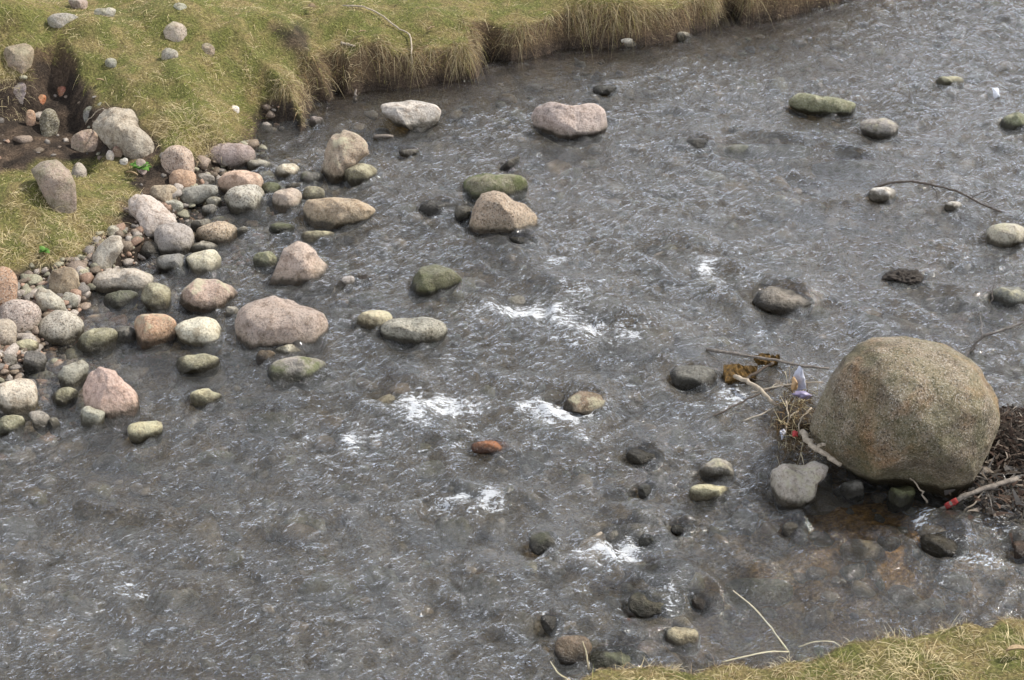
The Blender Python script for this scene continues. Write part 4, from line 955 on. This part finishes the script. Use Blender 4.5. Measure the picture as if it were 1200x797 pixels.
# root mat with dry strands between sticks and boulder
B = np.array([at(rng.normal(932, 13), rng.normal(492, 24), rng.uniform(-.02, .12)) for _ in range(900)])
d = rng.normal(0, 1, (900, 3)) + [.1, -.3, .2]; d /= np.linalg.norm(d, axis=1)[:, None]
c = np.where((rng.random(900) < .25)[:, None], STRAW * .9, BROWN * .45) * rng.uniform(.5, 1.2, (900, 1))
o = blades('root_mat', B, d, rng.uniform(.05, .14, 900), rng.uniform(.003, .006, 900), rng.uniform(0, .9, 900), c, 4, kind='stuff')
V, Fc = ico(4); p = V * [.095, .12, .085]; p = p * (1 + .5 * fbm(V * 2.5 + 4, 3, 4))[:, None]
o = link('mud_clump', p, Fc, WK, loc=at(930, 496, .01)); tag(o, 'dark clump of roots and mud packed against the giant boulder', 'mud')
RS = 'dry strands hanging from the root clump'
for k, q in enumerate([([(921, 470, .10), (924, 490, .08), (921, 505, .06), (923, 530, .0)], 'pale strand hanging down through the middle of the root clump'), ([(951, 478, .15), (940, 490, .13), (935, 508, .10), (930, 528, .01)], 'long curved pale strand right of the root clump'), ([(936, 482, .12), (926, 488, .1), (923, 500, .06)], 'short forked strand above the red scrap')]):
    stick('dry_strand', pl(q[0]), .005, .003, WP, q[1], 'strand', RS, seed=50 + k)
# board
def slab(name, corners, th, mat, label, cat, seed=1):
    P = np.array([np.array(c) for c in corners]); n = 14; V = []
    r_ = np.random.default_rng(seed)
    for top in (1, 0):
        for i in range(n + 1):
            for j in range(5):
                a, b_ = i / n, j / 4
                q = (P[0] * (1 - a) + P[1] * a) * (1 - b_) + (P[3] * (1 - a) + P[2] * a) * b_
                V.append(q + [0, 0, (0 if top else -th)] + r_.normal(0, .0035, 3) + [0, 0, .012 * math.sin(a * 5 + b_)])
    k = (n + 1) * 5; Fc = []
    for i in range(n):
        for j in range(4):
            a = i * 5 + j; Fc.append([a, a + 1, a + 6, a + 5]); Fc.append([k + a, k + a + 5, k + a + 6, k + a + 1])
    for i in range(n): Fc.append([i * 5, i * 5 + 5, k + i * 5 + 5, k + i * 5]); a = i * 5 + 4; Fc.append([a + 5, a, k + a, k + a + 5])
    for j in range(4): Fc.append([j + 1, j, k + j, k + j + 1]); a = n * 5 + j; Fc.append([a, a + 1, k + a + 1, k + a])
    c = P.mean(0); return tag(link(name, np.array(V) - c, Fc, mat, False, loc=c), label, cat)
slab('board', [at(848, 428, .07), at(888, 427, .08), at(886, 440, .03), at(850, 449, .02)], .05, WO, 'waterlogged ochre brown board stuck among the drift sticks', 'board')
slab('bark_piece', [at(884, 417, .07), at(914, 414, .08), at(912, 422, .05), at(888, 425, .05)], .03, WO, 'small mossy piece of bark behind the long straight stick', 'bark', 4)
# plastic scraps
def plain(name, col, rough=.4):
    m, nt, out = new_mat(name); s = NT(nt); ge = nt.nodes.new('ShaderNodeNewGeometry')
    f = s.noise(ge.outputs['Position'], 40, 3, .6); nt.links.new(s.principled(s.mix(f, tuple(c * .75 for c in col), col), rough, s.bump(f, .5, .01), .5), out.inputs[0]); return m
def crumple(name, outline, mat, seed, th=.018, parent=None, label=None, cat=None):
    P = np.array([np.array(p) for p in outline]); c = P.mean(0); n = 26; V, Fc = [], []
    m_ = len(P)
    rings = [1., .8, .55, .3]
    t = np.linspace(0, m_, n, endpoint=False)
    for sgn in (1, -1):
        for r in rings:
            for k in t:
                i = int(k); f = k - i; q = P[i % m_] * (1 - f) + P[(i + 1) % m_] * f
                V.append(c + (q - c) * r - FW * sgn * th * (1 - r ** 2))
    V = np.array(V); nn = fbm(V * 38 + seed, seed, 3); V = V - np.outer(nn * .03, FW) + np.outer(fbm(V * 30 + 9, seed, 2) * .012, RT)
    R_ = len(rings)
    for sgn in range(2):
        o_ = sgn * R_ * n
        for a in range(R_ - 1):
            for k in range(n): k2 = (k + 1) % n; Fc.append([o_ + a * n + k, o_ + a * n + k2, o_ + (a + 1) * n + k2, o_ + (a + 1) * n + k])
        Fc.append([o_ + (R_ - 1) * n + k for k in range(n)])
    base = np.array(parent.location) if parent else c
    o = link(name, V - base, Fc, mat, True, parent=parent, loc=None if parent else c)
    return tag(o, label, cat) if label else o
LILAC = plain('lilac_plastic', (.44, .45, .52)); ORNG = plain('orange_print', (.42, .26, .12)); VIO = plain('violet_plastic', (.27, .235, .36)); REDP = plain('red_plastic', (.5, .04, .04)); WHP = plain('white_plastic', (.75, .76, .80))
o = crumple('plastic_wrapper', pl([(929, 446, .16), (931, 436, .21), (936, 428, .24), (941, 432, .24), (944, 444, .19), (945, 455, .14), (934, 458, .12)]), LILAC, 3, label='crumpled pale blue plastic wrapper with orange print beside the giant boulder', cat='litter')
crumple('orange_print', pl([(927, 452, .165), (929, 441, .20), (932, 442, .20), (936, 449, .18), (935, 457, .15), (929, 458, .145)]), ORNG, 5, .024, parent=o)
crumple('violet_flap', pl([(927, 462, .12), (934, 458, .135), (943, 458, .14), (951, 463, .13), (948, 469, .10), (938, 467, .10)]), VIO, 7, .022, parent=o)
crumple('plastic_scrap', pl([(927, 507, .10), (931, 504, .11), (936, 507, .11), (936, 512, .09), (929, 512, .09)]), REDP, 8, .014, label='small bright red plastic scrap caught in the root clump', cat='litter')
crumple('plastic_scrap', pl([(913, 505, .07), (920, 502, .08), (922, 510, .06), (915, 516, .04)]), LILAC, 9, .012, label='small pale blue plastic scrap at the root clump beside the red one', cat='litter')
crumple('plastic_scrap', pl([(1163, 103, .08), (1170, 103, .08), (1172, 114, .0), (1165, 117, -.01)]), WHP, 12, .02, label='upright white plastic scrap in the water far up the stream', cat='litter')
# dark debris pieces in the stream
def lump(name, px, py, s, mat, label, cat, z=.0, seed=1, rough=.6):
    V, Fc = ico(5); p = V * (1 + rough * 1.3 * fbm(V * 2.6 + seed, seed, 6, .65))[:, None] * np.array(s)
    return tag(link(name, p, Fc, mat, loc=at(px, py, z)), label, cat)
lump('debris_clump', 1060, 327, (.12, .09, .045), WK, 'dark ragged clump of drift debris in the upper right stream', 'debris', .0, 5, 1.)
lump('debris_clump', 425, 330, (.06, .04, .03), WK, 'black twisted bit of debris beside the bright white stone', 'debris', .0, 6, 1.)
stick('wood_piece', pl([(438, 160, .02), (450, 159, .03), (460, 160, .01)]), .014, .012, WG_, 'short flat bit of wood floating below the flat light grey boulder', 'wood')
stick('wood_stub', pl([(416, 119, -.02), (416, 112, .04), (417, 105, .08)]), .016, .007, WG_, 'small grey stub of wood upright in the water at the far bank', 'wood')
# leaf drift right of the giant boulder
def leaves(name, n, place, size, cols, kind='stuff', mat=None):
    B, D = [], []
    for _ in range(n):
        B.append(place()); v = rng.normal(0, 1, 3); v[2] = abs(v[2]) * .5; D.append(v / np.linalg.norm(v))
    return blades(name, np.array(B), np.array(D), rng.uniform(.5, 2., n) * size, rng.uniform(.15, .7, n) * size, rng.uniform(-.3, .6, n), cols[rng.integers(0, len(cols), n)] * rng.uniform(.6, 1.2, (n, 1)), 3, kind=kind)
V, Fc = ico(5); p = V * [.30, .26, .13]; p = p * (1 + .35 * fbm(V * 2.5 + 14, 13, 4))[:, None]
o = link('leaf_mound', p, Fc, WK, loc=at(1192, 520, .03)); tag(o, 'dark mound of rotting leaves piled up right of the giant boulder', 'leaf mound')
c0 = at(1190, 520, .06)
def dome():
    a, r = rng.uniform(0, 6.28), rng.uniform(0, 1) ** .5
    return c0 + np.array([math.cos(a) * r * .32, math.sin(a) * r * .29, .11 * (1 - r * r) + rng.uniform(-.02, .03)])
leaves('rotting_leaves', 1500, dome, .034, np.array([(.075, .055, .045), (.10, .07, .055), (.05, .04, .034), (.16, .125, .10), (.26, .22, .18)]))
c1 = at(1175, 585, .02)
leaves('drift_straw', 500, lambda: c1 + np.array([rng.normal(0, .11), rng.normal(0, .12), rng.uniform(-.02, .09)]), .05, np.array([(.20, .185, .17), (.10, .09, .08), (.25, .21, .17), (.13, .09, .07)]))
# bank twig, cut wood bits, dry leaves, weeds
stick('twig', [on_ground(a, b, l) for a, b, l in [(402, 9, .015), (425, 12, .03), (445, 22, .03), (465, 36, .02), (480, 47, .03)]] + pl([(483, 62, .26), (483, 80, .14), (488, 103, -.02)]), .007, .006, WP, 'long pale twig trailing over the far bank down into the water', 'twig')
stick('twig', [on_ground(a, b, .012) for a, b in [(400, 52), (407, 55), (416, 58)]], .010, .008, WP, 'short pale broken twig on the grass near the bare scar', 'twig')
stick('twig', pl([(134, 135, .42)]) + [on_ground(a, b, .03) for a, b in [(120, 132), (107, 143), (101, 152)]], .005, .003, WP, 'thin dry root looping beside the large two toned rock', 'root')
LP = 'dry leaves on the grassy bank'
for k, (a, b, r, l) in enumerate([(367, 14, .05, 'large pale dry leaf high on the bank above the bare scar'), (425, 43, .03, 'dry leaf on the grass right of the bare scar'), (506, 39, .035, 'tan dry leaf on the grass right of the trailing twig'), (470, 6, .03, 'small dry leaf near the top of the trailing twig'), (118, 100, .03, 'dry leaf at the grassy rim of the hollow'), (155, 211, .045, 'orange brown dead leaf beside the green weed'), (220, 290, .02, 'tiny brown leaf on the flat pale stone'), (1190, 772, .05, 'tan dead leaf on the near bank at the right')]):
    p = on_ground(a, b, .035 if k != 6 else .05)
    V = []; n = 9
    for i in range(n):
        t = i / (n - 1); w = math.sin(math.pi * min(1, t * .95 + .03)) ** .8 * .42
        for q in (-1, 0, 1): V.append([(t - .5) * 2 * r, q * w * r, .25 * r * abs(q) + .25 * r * math.sin(3 * t)])
    Fc = [[i * 3 + j, i * 3 + j + 1, i * 3 + j + 4, i * 3 + j + 3] for i in range(n - 1) for j in range(2)]
    o = link('dead_leaf', V, Fc, WL, True, loc=p); o.rotation_euler = (rng.uniform(.1, .7), rng.uniform(-.3, .3), rng.uniform(0, 6)); tag(o, l, 'leaf', LP)
    so = o.modifiers.new('thick', 'SOLIDIFY'); so.thickness = .002
def weed(px, py, R_, n, label):
    c = on_ground(px, py, .02); root = bpy.data.objects.new('weed', None); COL.objects.link(root); root.location = tuple(c); tag(root, label, 'plant', 'green weeds on the bank')
    for k in range(n):
        a = 6.28 * k / n + rng.uniform(-.3, .3); L = R_ * rng.uniform(.6, 1.1); el = rng.uniform(.15, .9); V = []
        for i in range(8):
            t = i / 7; w = (math.sin(math.pi * t ** .8) * .3 + .03) * L
            for q in (-1, 0, 1):
                rr = L * t * math.cos(el); zz = L * t * math.sin(el) - .35 * L * t * t + abs(q) * .15 * w
                V.append([math.cos(a) * rr - math.sin(a) * q * w, math.sin(a) * rr + math.cos(a) * q * w, zz + .01])
        Fc = [[i * 3 + j, i * 3 + j + 1, i * 3 + j + 4, i * 3 + j + 3] for i in range(7) for j in range(2)]
        o = link('leaf', V, Fc, WV, True, parent=root)
        so = o.modifiers.new('thick', 'SOLIDIFY'); so.thickness = .0015
weed(165, 203, .09, 16, 'bright green leafy weed under the large two toned rock')
weed(53, 300, .055, 10, 'small round leaved green weed at the foot of the grass tongue')
NS = 'pale stems on the near bank'
stick('grass_stem', pl([(924, 764, .17), (904, 736, .25), (883, 712, .32), (859, 692, .38)]), .0035, .0025, WS, 'long pale grass stem leaning out over the water from the near bank', 'stem', NS, jit=.0006)
stick('grass_stem', pl([(846, 776, .18), (870, 770, .2), (900, 764, .2), (924, 764, .18)]), .0035, .003, WS, 'pale stem lying along the edge of the near bank', 'stem', NS, jit=.0006)
stick('grass_stem', pl([(936, 758, .2), (955, 752, .24), (975, 752, .24), (984, 757, .2)]), .003, .002, WS, 'short curved pale stem on the near bank beside the long leaning one', 'stem', NS, jit=.0006)
stick('grass_stem', pl([(1123, 742, .18), (1127, 730, .22), (1132, 722, .26), (1126, 724, .25)]), .004, .003, WG_, 'small bent brown stem rising from the near bank edge', 'stem', NS, jit=.0006)
for k, q in enumerate([([(690, 785, .16), (687, 765, .24), (683, 752, .3)], 'pale straw standing in front of the dark brown wet rock'), ([(668, 797, .13), (655, 790, .18), (645, 775, .24)], 'pale straw leaning left at the lower end of the near bank')]):
    stick('grass_stem', pl(q[0]), .004, .002, WS, q[1], 'stem', NS, jit=.0008, seed=80 + k)

# ------------------------------------------------------------------ light, sky, camera
w = bpy.data.worlds.new('World'); SC.world = w; w.use_nodes = True; nt = w.node_tree; s = NT(nt)
for n in list(nt.nodes): nt.nodes.remove(n)
out = nt.nodes.new('ShaderNodeOutputWorld'); bg = nt.nodes.new('ShaderNodeBackground')
sky = nt.nodes.new('ShaderNodeTexSky'); sky.sky_type = 'NISHITA'; sky.sun_disc = False
sky.sun_elevation = R(SUN_EL); sky.sun_rotation = R(SUN_AZ); sky.dust_density = 2.
tc = nt.nodes.new('ShaderNodeTexCoord'); mp = nt.nodes.new('ShaderNodeMapping'); mp.inputs['Scale'].default_value = (1, 1, 2.2); nt.links.new(tc.outputs['Generated'], mp.inputs[0])
cl = s.noise(mp.outputs[0], 2.4, 6, .6, .4)
sz_ = nt.nodes.new('ShaderNodeSeparateXYZ'); nt.links.new(tc.outputs['Generated'], sz_.inputs[0])
cc = s.mix(s.map(sz_.outputs[2], .3, .8), CLOUD_LOW, CLOUD_HIGH)
col = s.mix(s.map(cl, .32, .58, .5, 1.), sky.outputs[0], cc)
nt.links.new(col, bg.inputs[0]); bg.inputs[1].default_value = SKY; nt.links.new(bg.outputs[0], out.inputs[0])
sun = bpy.data.lights.new('sun', 'SUN'); sun.energy = SUN_E; sun.angle = R(SUN_A); sun.color = (1., .95, .87)
so = bpy.data.objects.new('sun', sun); COL.objects.link(so)
import mathutils
dirn = mathutils.Vector((math.cos(R(SUN_EL)) * math.sin(R(SUN_AZ)), math.cos(R(SUN_EL)) * math.cos(R(SUN_AZ)), math.sin(R(SUN_EL))))
so.rotation_euler = dirn.to_track_quat('Z', 'Y').to_euler(); so.location = (6, 10, 12)
cam = bpy.data.cameras.new('camera'); co = bpy.data.objects.new('camera', cam); COL.objects.link(co)
co.location = tuple(CAM); co.rotation_euler = (R(90 - PITCH), 0, 0); cam.sensor_width = 36; cam.sensor_fit = 'HORIZONTAL'; cam.lens = 18 / math.tan(R(HFOV / 2)); cam.clip_end = 2000; cam.clip_start = .1
SC.camera = co
SC.view_settings.view_transform = 'Standard'; SC.view_settings.look = 'None'; SC.view_settings.gamma = 1; SC.view_settings.use_curve_mapping = False
SC.view_settings.exposure = EXPO
SC.render.engine = 'CYCLES'
SC.cycles.use_denoising = True
SC.cycles.max_bounces = 6; SC.cycles.transparent_max_bounces = 8; SC.cycles.caustics_reflective = False; SC.cycles.caustics_refractive = False
